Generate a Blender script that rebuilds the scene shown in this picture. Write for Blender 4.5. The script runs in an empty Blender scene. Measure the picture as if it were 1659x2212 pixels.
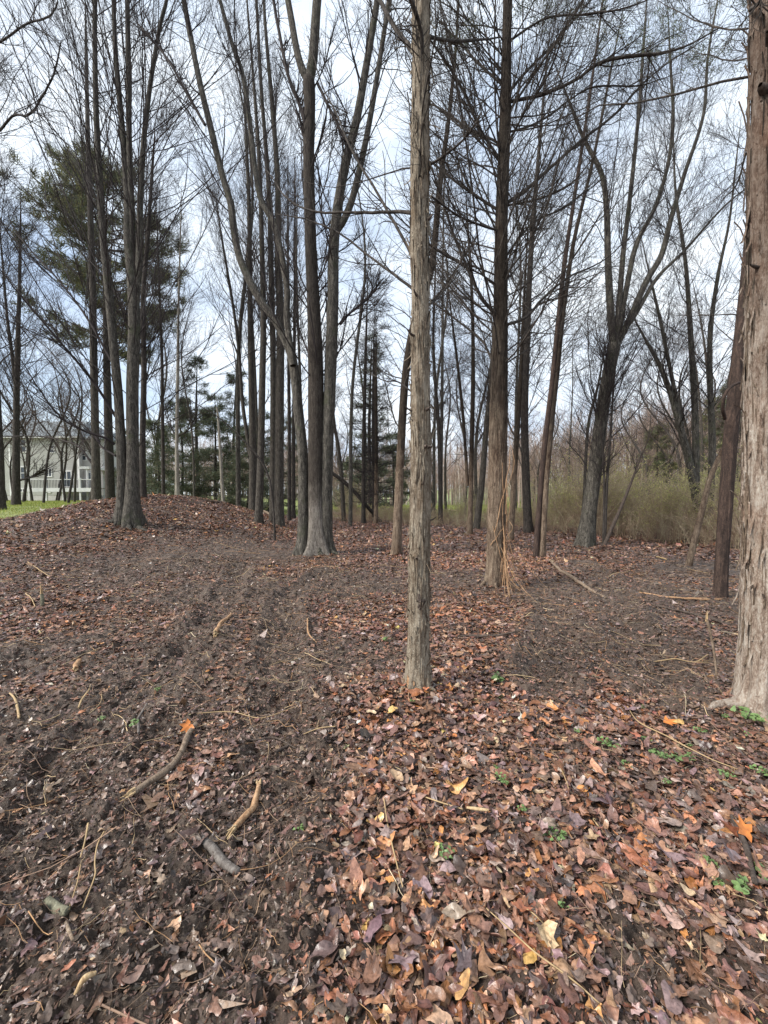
import bpy, math, random
import numpy as np
from mathutils import Vector

# ------------------------------------------------------------------ camera, sky, sun, exposure
S = bpy.context.scene
COL = S.collection
PITCH = math.radians(2.3)
FPX, SC = 415.0, 768.0 / 1659.0          # focal length in picture pixels, survey sheet to picture scale
CAM_Z = 1.5
cd = bpy.data.cameras.new("camera")
cd.sensor_fit = 'VERTICAL'; cd.sensor_height = 34.6; cd.lens = FPX / 1024 * 34.6
cd.clip_start = 0.05; cd.clip_end = 3000
cam = bpy.data.objects.new("camera", cd); COL.objects.link(cam)
cam.location = (0, 0, CAM_Z); cam.rotation_euler = (math.pi / 2 - PITCH, 0, 0)
S.camera = cam

SUN_DIR = Vector((-0.85, -0.38, 0.80)).normalized()     # towards the sun
w = bpy.data.worlds.new("World"); S.world = w; w.use_nodes = True
nt = w.node_tree; N = nt.nodes; L = nt.links; N.clear()
out = N.new('ShaderNodeOutputWorld'); bg = N.new('ShaderNodeBackground'); L.new(bg.outputs[0], out.inputs[0])
bg.inputs['Strength'].default_value = 0.12
sky = N.new('ShaderNodeTexSky'); sky.sky_type = 'NISHITA'; sky.sun_disc = False
sky.sun_elevation = math.asin(SUN_DIR.z); sky.sun_rotation = math.atan2(SUN_DIR.x, SUN_DIR.y)
tc = N.new('ShaderNodeTexCoord')
mp = N.new('ShaderNodeMapping'); mp.inputs['Scale'].default_value = (1, 1, 2.6); L.new(tc.outputs['Generated'], mp.inputs['Vector'])
n1 = N.new('ShaderNodeTexNoise'); n1.inputs['Scale'].default_value = 1.7; n1.inputs['Detail'].default_value = 7; n1.inputs['Roughness'].default_value = .55
L.new(mp.outputs[0], n1.inputs['Vector'])
r1 = N.new('ShaderNodeValToRGB'); r1.color_ramp.elements[0].position = .30; r1.color_ramp.elements[1].position = .50
r1.color_ramp.elements[0].color = (.45, .45, .45, 1)
L.new(n1.outputs['Fac'], r1.inputs[0])
n2 = N.new('ShaderNodeTexNoise'); n2.inputs['Scale'].default_value = 3.1; n2.inputs['Detail'].default_value = 8
L.new(mp.outputs[0], n2.inputs['Vector'])
r2 = N.new('ShaderNodeValToRGB'); r2.color_ramp.elements[0].position = .34; r2.color_ramp.elements[1].position = .66
r2.color_ramp.elements[0].color = (3.9, 4.6, 5.6, 1); r2.color_ramp.elements[1].color = (6.0, 6.4, 6.8, 1)
L.new(n2.outputs['Fac'], r2.inputs[0])
# a break in the cloud low on the left
vm = N.new('ShaderNodeVectorMath'); vm.operation = 'DOT_PRODUCT'; L.new(tc.outputs['Generated'], vm.inputs[0]); vm.inputs[1].default_value = Vector((-.80, 1, .34)).normalized()
mr = N.new('ShaderNodeMapRange'); mr.inputs['From Min'].default_value = .972; mr.inputs['From Max'].default_value = .996; mr.inputs['To Min'].default_value = 0; mr.inputs['To Max'].default_value = .30; L.new(vm.outputs['Value'], mr.inputs['Value'])
sb = N.new('ShaderNodeMath'); sb.operation = 'SUBTRACT'; L.new(n1.outputs['Fac'], sb.inputs[0]); L.new(mr.outputs[0], sb.inputs[1]); L.new(sb.outputs[0], r1.inputs[0])
mx = N.new('ShaderNodeMixRGB'); L.new(r1.outputs[0], mx.inputs['Fac']); L.new(sky.outputs[0], mx.inputs['Color1']); L.new(r2.outputs[0], mx.inputs['Color2'])
L.new(mx.outputs[0], bg.inputs['Color'])
sl = bpy.data.lights.new("sun", 'SUN'); sl.energy = 3.4; sl.angle = math.radians(20); sl.color = (1, .95, .88)
so = bpy.data.objects.new("sun", sl); COL.objects.link(so)
so.rotation_euler = (-SUN_DIR).to_track_quat('-Z', 'Y').to_euler(); so.location = (-10, -10, 30)
S.view_settings.view_transform = 'Standard'; S.view_settings.look = 'None'
S.view_settings.exposure = 0.85; S.view_settings.gamma = 1
S.cycles.use_denoising = True
S.cycles.max_bounces = 5; S.cycles.diffuse_bounces = 3; S.cycles.glossy_bounces = 2

# ------------------------------------------------------------------ numeric helpers
RNG = np.random.default_rng(11)

def sstep(a, b, x):
    t = np.clip((x - a) / (b - a), 0, 1)
    return t * t * (3 - 2 * t)

def _h(ix, iy, iz, seed):
    h = (ix * 374761393 + iy * 668265263 + iz * 1274126177 + seed * 974711) & 0xffffffff
    h = ((h ^ (h >> 13)) * 1103515245) & 0xffffffff
    h = ((h ^ (h >> 15)) * 2246822519) & 0xffffffff
    return ((h ^ (h >> 16)) & 0xffff) / 65535.0

def noise2(x, y, seed=0):
    xi = np.floor(x).astype(np.int64); yi = np.floor(y).astype(np.int64)
    fx = x - xi; fy = y - yi
    fx = fx * fx * (3 - 2 * fx); fy = fy * fy * (3 - 2 * fy)
    a = _h(xi, yi, 0, seed); b = _h(xi + 1, yi, 0, seed); c = _h(xi, yi + 1, 0, seed); d = _h(xi + 1, yi + 1, 0, seed)
    return (a + (b - a) * fx) * (1 - fy) + (c + (d - c) * fx) * fy

def noise3(x, y, z, seed=0):
    zi = np.floor(z).astype(np.int64); fz = z - zi; fz = fz * fz * (3 - 2 * fz)
    xi = np.floor(x).astype(np.int64); yi = np.floor(y).astype(np.int64)
    fx = x - xi; fy = y - yi
    fx = fx * fx * (3 - 2 * fx); fy = fy * fy * (3 - 2 * fy)
    r = []
    for k in (0, 1):
        a = _h(xi, yi, zi + k, seed); b = _h(xi + 1, yi, zi + k, seed); c = _h(xi, yi + 1, zi + k, seed); d = _h(xi + 1, yi + 1, zi + k, seed)
        r.append((a + (b - a) * fx) * (1 - fy) + (c + (d - c) * fx) * fy)
    return r[0] + (r[1] - r[0]) * fz

def fbm2(x, y, o=4, seed=0):
    s = 0; a = .5; t = 0
    for k in range(o):
        s = s + a * noise2(x, y, seed + k); t += a; a *= .5; x = x * 2.03 + 7.1; y = y * 2.03 + 3.7
    return s / t

# ------------------------------------------------------------------ terrain
def H0(x, y):
    x = np.asarray(x, float); y = np.asarray(y, float)
    plate = .97 * sstep(1.8, 9.5, -x + .10 * np.clip(y - 16, 0, 40) * 0) * sstep(5.0, 15, y)
    bump = .55 * np.exp(-((x + 9.6) / np.where(x < -9.6, 1.6, 3.3)) ** 2 - ((y - 17.5) / 4.2) ** 2)
    drop = 1 - .85 * sstep(19, 27, y) * sstep(-14, -8, x)      # behind the mound the ground falls to the field
    hill = 6.5 * sstep(10, 60, x) * sstep(24, 75, y)
    und = .20 * (fbm2(x * .45, y * .45, 4, 5) - .5) * sstep(1, 6, np.hypot(x, y))
    far = 1.5 * sstep(60, 180, np.hypot(x, y))
    return (plate + bump) * drop + hill + und + far * .4

_r = (math.cos(PITCH), math.sin(PITCH))
def ray(u, v):
    cx = (u - 829.5) * SC / FPX; cy = (1106 - v) * SC / FPX
    return np.array([cx, _r[0] + cy * _r[1], -_r[1] + cy * _r[0]])

def at(u, v, Y):
    d = ray(u, v)
    return np.array([0, 0, CAM_Z]) + d * (Y / d[1])

_ts = np.concatenate([np.linspace(.7, 12, 3000), np.linspace(12, 120, 6000)])
def pick(u, v):
    d = ray(u, v); d = d / d[1]
    x = d[0] * _ts; y = _ts; z = CAM_Z + d[2] * _ts
    k = np.argmax(z < H0(x, y))
    if not (z < H0(x, y)).any(): k = len(_ts) - 1
    return np.array([x[k], y[k], float(H0(x[k], y[k]))])

TRACKS = [[(480, 2000), (590, 1700), (610, 1560), (605, 1400), (620, 1290), (700, 1240)],
          [(60, 1900), (150, 1650), (330, 1480), (420, 1400), (480, 1300), (520, 1225)],
          [(1420, 1500), (1370, 1390), (1330, 1290), (1300, 1240), (1260, 1215)],
          [(1180, 1470), (1204, 1360), (1190, 1270)]]
TRK = [np.array([pick(*p)[:2] for p in t]) for t in TRACKS]
BLOBS = [(430, 2030, .52), (90, 1700, 1.0), (300, 1950, .5), (350, 1420, 1.0), (230, 1560, 1.15), (470, 1285, 1.6), (330, 1215, 2.2), (760, 1265, 1.5), (560, 1195, 2.0),
         (1440, 1285, 2.0), (1380, 1400, 1.0), (1000, 1255, 1.0), (90, 2150, .35), (300, 1850, .35), (1230, 1290, 1.2), (60, 1420, 1.0),
         (1390, 2050, .16), (640, 1430, .8), (1500, 1230, 1.6)]
BLB = [(pick(u, v)[:2], r) for u, v, r in BLOBS]

BASES = [(*pick(902, 1497)[:2], .17), (*pick(1072, 1268)[:2], .34), (*pick(1650, 1540)[:2], .42), (*pick(688, 1200)[:2], .6)]

def track_coord(x, y):
    """distance to the nearest wheel track and the run along it"""
    best = np.full(x.shape, 9.0); run = np.zeros(x.shape)
    for T in TRK:
        acc = 0
        for a, b in zip(T[:-1], T[1:]):
            d = b - a; l = math.hypot(*d)
            t = np.clip(((x - a[0]) * d[0] + (y - a[1]) * d[1]) / l ** 2, 0, 1)
            q = np.hypot(x - a[0] - t * d[0], y - a[1] - t * d[1])
            m = q < best
            best = np.where(m, q, best); run = np.where(m, acc + t * l, run); acc += l
    return best, run

def mudmask(x, y):
    m = np.zeros(np.shape(x))
    for (c, r) in BLB:
        m = np.maximum(m, 1.15 * np.exp(-(((x - c[0]) ** 2 + (y - c[1]) ** 2) / r ** 2)))
    d, _ = track_coord(x, y)
    m = np.maximum(m, 1.15 * (1 - sstep(.2, .5, d)))
    m = .95 * m + .95 * (fbm2(x * 1.3, y * 1.3, 5, 21) - .50)
    return np.clip(m, 0, 1)

YE_U = np.array([300, 560, 730, 900, 1100, 1250, 1450, 1600, 1900]); YE_Y = np.array([24, 23, 23.5, 19, 17, 14.4, 12.4, 10.6, 9.5])
def edgeY(x, y):
    u = 829.5 + x / np.maximum(y, .5) * FPX / SC
    return np.interp(u, YE_U, YE_Y)

def grassmask(x, y):
    n = 2.4 * (fbm2(x * .7, y * .7, 4, 31) - .5)
    left = sstep(-.6, .6, y - 10.6 + n * .5 - np.maximum(4.0 * (x + 11.7), 0)) * (x < -8)
    right = sstep(0, 5, y - edgeY(x, y) - 3 + n) * (y > 3) * sstep(-12, -6, x)
    return np.clip(np.maximum(left, right), 0, 1)

def micro(x, y, mud=None):
    if mud is None: mud = mudmask(x, y)
    r = np.hypot(x, y)
    k = sstep(40, 18, r) * .9 + sstep(12, 5, r) * .1
    rg = 1 - 2 * np.abs(fbm2(x * 11, y * 11, 2, 46) - .5)
    m = .085 * (fbm2(x * 2.1, y * 2.1, 3, 41) - .5) + .040 * (fbm2(x * 8, y * 8, 3, 42) - .5) + (.012 + .026 * mud) * (rg - .6) + .10 * mud * (fbm2(x * 4.3, y * 4.3, 3, 48) - .5)
    for (bx, by, br) in BASES: m = m + .06 * np.exp(-((x - bx) ** 2 + (y - by) ** 2) / br ** 2)
    m = m + (.014 + .024 * mud) * (fbm2(x * 27, y * 27, 3, 43) - .5) * 2 * sstep(14, 6, r)
    d, run = track_coord(x, y)
    tr = (1 - sstep(.12, .22, d))
    lug = np.sin(run * 2 * math.pi / .085 + 3.0 * d * 4)
    m = m + tr * (-.022 + .007 * lug * sstep(9, 4, r) * (.4 + noise2(x * 3, y * 3, 77))) + .028 * np.exp(-((d - .27) / .07) ** 2)
    return m * k

def HD(x, y):
    return H0(x, y) + micro(np.asarray(x, float), np.asarray(y, float))

# ------------------------------------------------------------------ mesh building
class MB:
    def __init__(s): s.V = []; s.F3 = []; s.F4 = []; s.C = []; s.n = 0
    def add(s, V, F, C=None):
        V = np.asarray(V, float).reshape(-1, 3); F = np.asarray(F, int)
        (s.F3 if F.shape[1] == 3 else s.F4).append(F + s.n)
        s.V.append(V); s.n += len(V)
        if C is not None: s.C.append(np.broadcast_to(C, (len(V), 3)) if np.ndim(C) == 1 else C)
        return s
    def tubes(s, P, R, k, C=None):
        V, F = tubes(P, R, k)
        if C is not None and np.ndim(C) == 2: C = np.repeat(C, P.shape[1] * k, 0)
        return s.add(V, F, C)
    def box(s, a, b, C=None):
        a = np.minimum(a, b) if True else a; 
        return s
    def mesh(s, name, smooth=True):
        me = bpy.data.meshes.new(name)
        if not s.V: return me
        V = np.concatenate(s.V)
        F3 = np.concatenate(s.F3) if s.F3 else np.zeros((0, 3), int); F4 = np.concatenate(s.F4) if s.F4 else np.zeros((0, 4), int)
        me.vertices.add(len(V)); me.vertices.foreach_set('co', V.astype(np.float32).ravel())
        loops = np.concatenate([F3.ravel(), F4.ravel()])
        me.loops.add(len(loops)); me.loops.foreach_set('vertex_index', loops.astype(np.int32))
        npo = len(F3) + len(F4)
        me.polygons.add(npo)
        st = np.concatenate([np.arange(len(F3)) * 3, len(F3) * 3 + np.arange(len(F4)) * 4]).astype(np.int32)
        me.polygons.foreach_set('loop_start', st)
        me.polygons.foreach_set('use_smooth', np.full(npo, smooth))
        me.update(calc_edges=True)
        if s.C:
            C = np.concatenate(s.C); at_ = me.attributes.new('Col', 'FLOAT_COLOR', 'POINT')
            at_.data.foreach_set('color', np.concatenate([C, np.ones((len(C), 1))], 1).astype(np.float32).ravel())
        return me
    def build(s, name, m, parent=None, org=None, smooth=True):
        if org is not None and s.V: s.V = [v - np.asarray(org) for v in s.V]
        me = s.mesh(name, smooth); me.materials.append(m)
        o = bpy.data.objects.new(name, me); COL.objects.link(o)
        if parent is not None: o.parent = parent
        return o

def norm(a): return a / np.maximum(np.linalg.norm(a, axis=-1, keepdims=True), 1e-9)

def tubes(P, R, k, theta_r=None):
    P = np.asarray(P, float); R = np.asarray(R, float)
    Nn, m, _ = P.shape
    T = norm(np.gradient(P, axis=1)); mean = norm(P[:, -1] - P[:, 0])
    ref = np.where(np.abs(mean[:, 2:3]) > .7, np.array([[1., 0, 0]]), np.array([[0, 0, 1.]]))[:, None, :]
    U = norm(np.cross(T, np.broadcast_to(ref, T.shape))); Vv = np.cross(T, U)
    a = np.arange(k) * 2 * math.pi / k
    rr = R[:, :, None] * (np.ones(k) if theta_r is None else theta_r)
    ring = P[:, :, None, :] + rr[..., None] * (np.cos(a)[:, None] * U[:, :, None, :] + np.sin(a)[:, None] * Vv[:, :, None, :])
    idx = np.arange(Nn * m * k).reshape(Nn, m, k)
    A = idx[:, :-1]; B = idx[:, 1:]
    F = np.stack([A, np.roll(A, -1, 2), np.roll(B, -1, 2), B], -1).reshape(-1, 4)
    return ring.reshape(-1, 3), F

def resample(P, n, *extra):
    """Catmull-Rom through P, n points evenly along"""
    P = np.asarray(P, float); m = len(P)
    if m == 2: P = np.array([P[0], P[0] * .67 + P[1] * .33, P[0] * .33 + P[1] * .67, P[1]]); extra = [np.interp(np.linspace(0, 1, 4), [0, 1], e) for e in extra]; m = 4
    E = np.column_stack([P] + [np.asarray(e, float) for e in extra])
    Q = np.vstack([2 * E[0] - E[1], E, 2 * E[-1] - E[-2]])
    t = np.linspace(0, m - 1, 40 * m); i = np.minimum(t.astype(int), m - 2); f = (t - i)[:, None]
    a, b, c, d = Q[i], Q[i + 1], Q[i + 2], Q[i + 3]
    X = .5 * (2 * b + (c - a) * f + (2 * a - 5 * b + 4 * c - d) * f ** 2 + (3 * b - a - 3 * c + d) * f ** 3)
    s = np.concatenate([[0], np.cumsum(np.linalg.norm(np.diff(X[:, :3], axis=0), axis=1))])
    q = np.linspace(0, s[-1], n)
    R = np.column_stack([np.interp(q, s, X[:, j]) for j in range(X.shape[1])])
    return R[:, :3], R[:, 3:], q

# ------------------------------------------------------------------ materials
def newmat(name):
    m = bpy.data.materials.new(name); m.use_nodes = True
    b = m.node_tree.nodes['Principled BSDF']
    return m, m.node_tree.nodes, m.node_tree.links, b

def ramp(n, stops):
    r = n.new('ShaderNodeValToRGB'); e = r.color_ramp.elements
    while len(e) < len(stops): e.new(.5)
    for x, (p, c) in zip(e, stops): x.position = p; x.color = (*c, 1) if len(c) == 3 else c
    return r

def tex_noise(n, l, vec, scale, detail=6, rough=.55, dist=0):
    t = n.new('ShaderNodeTexNoise'); t.inputs['Scale'].default_value = scale; t.inputs['Detail'].default_value = detail
    t.inputs['Roughness'].default_value = rough; t.inputs['Distortion'].default_value = dist
    l.new(vec, t.inputs['Vector']); return t

def mapping(n, l, src, scale):
    m = n.new('ShaderNodeMapping'); m.inputs['Scale'].default_value = scale; l.new(src, m.inputs['Vector']); return m

def bark(name, stops, sx=14, zr=.12, rough=.85, bump=.6, bdist=.02, moss=None, patch=None, high=None):
    """fibrous bark: two stretched noises; patch = blotches, moss = green, high = (height, blend, colour factor) darker bark and painted crown shade up the stem"""
    m, n, l, b = newmat(name)
    tc = n.new('ShaderNodeTexCoord')
    mp = mapping(n, l, tc.outputs['Object'], (1, 1, zr))
    a1 = tex_noise(n, l, mp.outputs[0], sx, 8, .68, .6)
    mp2 = mapping(n, l, tc.outputs['Object'], (1, 1, min(.5, zr * 2.6)))
    a2_ = tex_noise(n, l, mp2.outputs[0], sx * 3.1, 6, .7, .8)
    a = n.new('ShaderNodeMath'); a.operation = 'MULTIPLY_ADD'; a.inputs[1].default_value = .55
    hm = n.new('ShaderNodeMath'); hm.operation = 'MULTIPLY'; hm.inputs[1].default_value = .45; l.new(a2_.outputs['Fac'], hm.inputs[0])
    l.new(a1.outputs['Fac'], a.inputs[0]); l.new(hm.outputs[0], a.inputs[2]); F = a.outputs[0]
    sp = [(.5 + (p - .5) * .62, c) for p, c in stops]
    r = ramp(n, sp); l.new(F, r.inputs[0]); col = r.outputs[0]
    def mixin(fac, c, t='MIX'):
        nonlocal col
        mx = n.new('ShaderNodeMixRGB'); mx.blend_type = t
        l.new(fac, mx.inputs[0]); l.new(col, mx.inputs[1]); mx.inputs[2].default_value = (*c, 1); col = mx.outputs[0]
    if patch:
        mp3 = mapping(n, l, tc.outputs['Object'], (1, 1, .45))
        p = tex_noise(n, l, mp3.outputs[0], patch[2] if len(patch) > 2 else 3.2, 8, .7)
        pr = ramp(n, [(patch[0], (0, 0, 0)), (patch[0] + .14, (.85, .85, .85))]); l.new(p.outputs['Fac'], pr.inputs[0])
        mixin(pr.outputs[0], patch[1], 'MULTIPLY')
    if moss:
        p = tex_noise(n, l, tc.outputs['Object'], 2.3, 7, .7)
        pr = ramp(n, [(moss[0], (0, 0, 0)), (moss[0] + .16, (.8, .8, .8))]); l.new(p.outputs['Fac'], pr.inputs[0])
        mixin(pr.outputs[0], moss[1])
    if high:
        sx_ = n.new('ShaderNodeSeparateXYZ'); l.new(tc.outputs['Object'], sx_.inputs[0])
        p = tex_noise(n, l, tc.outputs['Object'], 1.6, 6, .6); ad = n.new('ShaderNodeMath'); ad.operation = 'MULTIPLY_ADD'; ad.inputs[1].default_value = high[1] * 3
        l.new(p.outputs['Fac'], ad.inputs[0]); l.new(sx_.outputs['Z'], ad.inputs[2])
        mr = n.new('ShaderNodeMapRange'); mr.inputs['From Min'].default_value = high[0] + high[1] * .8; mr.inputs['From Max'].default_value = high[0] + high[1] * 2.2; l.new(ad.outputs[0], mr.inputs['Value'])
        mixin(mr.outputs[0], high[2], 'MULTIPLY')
    l.new(col, b.inputs['Base Color']); b.inputs['Roughness'].default_value = rough
    b.inputs['Specular IOR Level'].default_value = .2
    bp = n.new('ShaderNodeBump'); bp.inputs['Strength'].default_value = bump; bp.inputs['Distance'].default_value = bdist
    l.new(F, bp.inputs['Height']); l.new(bp.outputs[0], b.inputs['Normal'])
    return m

def attr_mat(name, rough=.6, var=.25, scale=60, spec=.5, rough_var=.2, bump=0, transl=0):
    m, n, l, b = newmat(name)
    a = n.new('ShaderNodeAttribute'); a.attribute_name = 'Col'
    tc = n.new('ShaderNodeTexCoord'); t = tex_noise(n, l, tc.outputs['Object'], scale, 5, .6)
    r = ramp(n, [(.3, (1 - var,) * 3), (.7, (1 + var,) * 3)]); l.new(t.outputs['Fac'], r.inputs[0])
    mx = n.new('ShaderNodeMixRGB'); mx.blend_type = 'MULTIPLY'; mx.inputs[0].default_value = 1
    l.new(a.outputs['Color'], mx.inputs[1]); l.new(r.outputs[0], mx.inputs[2]); l.new(mx.outputs[0], b.inputs['Base Color'])
    rr = ramp(n, [(.3, (rough - rough_var,) * 3), (.7, (rough + rough_var,) * 3)]); l.new(t.outputs['Fac'], rr.inputs[0]); l.new(rr.outputs[0], b.inputs['Roughness'])
    b.inputs['Specular IOR Level'].default_value = spec
    if bump:
        bp = n.new('ShaderNodeBump'); bp.inputs['Strength'].default_value = bump; bp.inputs['Distance'].default_value = .004
        l.new(t.outputs['Fac'], bp.inputs['Height']); l.new(bp.outputs[0], b.inputs['Normal'])
    return m

def translucent(m, amount):
    n, l = m.node_tree.nodes, m.node_tree.links; b = n['Principled BSDF']; o = n['Material Output']
    t = n.new('ShaderNodeBsdfTranslucent'); x = n.new('ShaderNodeMixShader'); x.inputs[0].default_value = amount
    l.new(b.inputs['Base Color'].links[0].from_socket, t.inputs['Color']); l.new(b.outputs[0], x.inputs[1]); l.new(t.outputs[0], x.inputs[2]); l.new(x.outputs[0], o.inputs['Surface'])

def plain(name, c, rough=.6, var=.15, scale=8, spec=.4, metal=0):
    m, n, l, b = newmat(name)
    tc = n.new('ShaderNodeTexCoord'); t = tex_noise(n, l, tc.outputs['Object'], scale, 6, .6)
    r = ramp(n, [(.3, tuple(x * (1 - var) for x in c)), (.7, tuple(x * (1 + var) for x in c))]); l.new(t.outputs['Fac'], r.inputs[0])
    l.new(r.outputs[0], b.inputs['Base Color']); b.inputs['Roughness'].default_value = rough; b.inputs['Specular IOR Level'].default_value = spec
    b.inputs['Metallic'].default_value = metal
    return m

M = {}
M['cedar_pale'] = bark('cedar_bark_pale', [(.22, (.045, .033, .025)), (.42, (.19, .15, .11)), (.56, (.30, .255, .195)), (.78, (.45, .40, .325))], 30, .24, .9, 1, .03, patch=(.52, (.55, .45, .36), 5.0))
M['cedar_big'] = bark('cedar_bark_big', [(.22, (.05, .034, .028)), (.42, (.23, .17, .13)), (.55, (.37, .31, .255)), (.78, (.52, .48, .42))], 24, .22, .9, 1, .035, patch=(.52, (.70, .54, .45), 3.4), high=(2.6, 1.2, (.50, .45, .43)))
M['cedar_mid'] = bark('cedar_bark_mid', [(.24, (.022, .016, .013)), (.44, (.11, .078, .056)), (.6, (.21, .16, .115)), (.78, (.32, .26, .195))], 26, .2, .9, 1, .03, patch=(.50, (.36, .26, .22), 2.4), high=(2.6, .9, (.27, .28, .29)))  # upper stem: darker bark, deepened by crown shade and backlight painted into the colour
M['cedar_red'] = bark('cedar_bark_red', [(.28, (.014, .011, .010)), (.5, (.050, .034, .028)), (.72, (.12, .080, .062))], 24, .2, .85, 1, .03)
M['maple'] = bark('maple_bark', [(.3, (.015, .0135, .012)), (.48, (.060, .054, .045)), (.70, (.20, .18, .15))], 26, .22, .9, 1, .04, moss=(.55, (.06, .068, .034)))
M['maple_warm'] = bark('maple_bark_warm', [(.3, (.015, .0125, .0105)), (.48, (.058, .050, .042)), (.70, (.155, .138, .115))], 26, .22, .9, 1, .04, moss=(.57, (.07, .072, .038)))
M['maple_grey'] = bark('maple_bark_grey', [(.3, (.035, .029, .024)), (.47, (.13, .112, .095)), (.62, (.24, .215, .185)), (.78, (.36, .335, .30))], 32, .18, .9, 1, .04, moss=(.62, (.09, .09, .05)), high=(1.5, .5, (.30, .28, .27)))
M['dark'] = bark('dark_bark', [(.3, (.012, .0105, .0095)), (.5, (.045, .038, .033)), (.72, (.115, .098, .084))], 24, .25, .9, .8, .02)
M['pale_bark'] = bark('pale_bark', [(.3, (.10, .09, .075)), (.5, (.28, .25, .21)), (.72, (.42, .39, .34))], 18, .15, .9, .6, .02)
M['twig'] = plain('twig_bark', (.034, .027, .026), .8, .35, 3, .2)
M['twig_warm'] = plain('twig_bark_warm', (.095, .07, .06), .8, .35, 3, .2)
M['twig_far'] = plain('twig_bark_far', (.14, .115, .10), .9, .35, .4, .1)
M['leaf'] = attr_mat('wet_dead_leaves', .36, .4, 80, .5, .15, .5)
M['litter'] = attr_mat('dry_stems', .7, .25, 40, .3, .1)
M['foliage'] = attr_mat('evergreen_needles', .7, .3, 1.2, .25, .1)
M['shoots'] = attr_mat('spring_shoots', .65, .3, 2, .3, .1)
translucent(M['shoots'], .45); translucent(M['foliage'], .25)
M['weed'] = plain('weed_leaf', (.115, .18, .06), .5, .3, 30)
M['orange_leaf'] = plain('orange_leaf', (.48, .16, .035), .5, .3, 40)
M['wood'] = bark('broken_wood', [(.3, (.20, .12, .06)), (.5, (.44, .31, .17)), (.75, (.60, .47, .29))], 40, .3, .8, .7, .01)
M['stick'] = bark('stick_bark', [(.3, (.07, .05, .037)), (.5, (.19, .14, .10)), (.72, (.32, .25, .19))], 30, .5, .85, .8, .012)
M['stick_tan'] = bark('stick_tan', [(.3, (.16, .085, .045)), (.5, (.34, .20, .11)), (.72, (.52, .36, .22))], 30, .5, .8, .8, .012)
M['stick_dark'] = bark('stick_dark', [(.3, (.03, .024, .02)), (.5, (.075, .057, .047)), (.72, (.14, .11, .09))], 30, .5, .85, .8, .012)
M['stick_grey'] = bark('stick_grey', [(.3, (.055, .045, .038)), (.5, (.115, .10, .09)), (.72, (.22, .20, .18))], 22, .5, .7, .6, .01)
M['straw'] = plain('straw_stem', (.33, .23, .12), .7, .3, 20)
M['moss_log'] = bark('moss_log', [(.3, (.06, .055, .04)), (.5, (.17, .16, .11)), (.72, (.30, .29, .21))], 30, .5, .85, .8, .012)

# ------------------------------------------------------------------ naming
def tag(o, label=None, cat=None, group=None, kind=None):
    if label: o['label'] = label
    if cat: o['category'] = cat
    if group: o['group'] = group
    if kind: o['kind'] = kind
    return o

def thing(name, label, cat, loc, group=None):
    o = bpy.data.objects.new(name, None); COL.objects.link(o); o.location = Vector([float(c) for c in loc])
    o.empty_display_size = .2
    return tag(o, label, cat, group)

def copy_thing(root, loc, rz=0, sc=1, label=None, group=None):
    r = root.copy(); COL.objects.link(r); r.location = Vector([float(c) for c in loc]); r.rotation_euler = (0, 0, rz); r.scale = (sc, sc, sc)
    if label: r['label'] = label
    if group: r['group'] = group
    for ch in list(root.children):
        c = ch.copy(); COL.objects.link(c); c.parent = r
    return r

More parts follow.
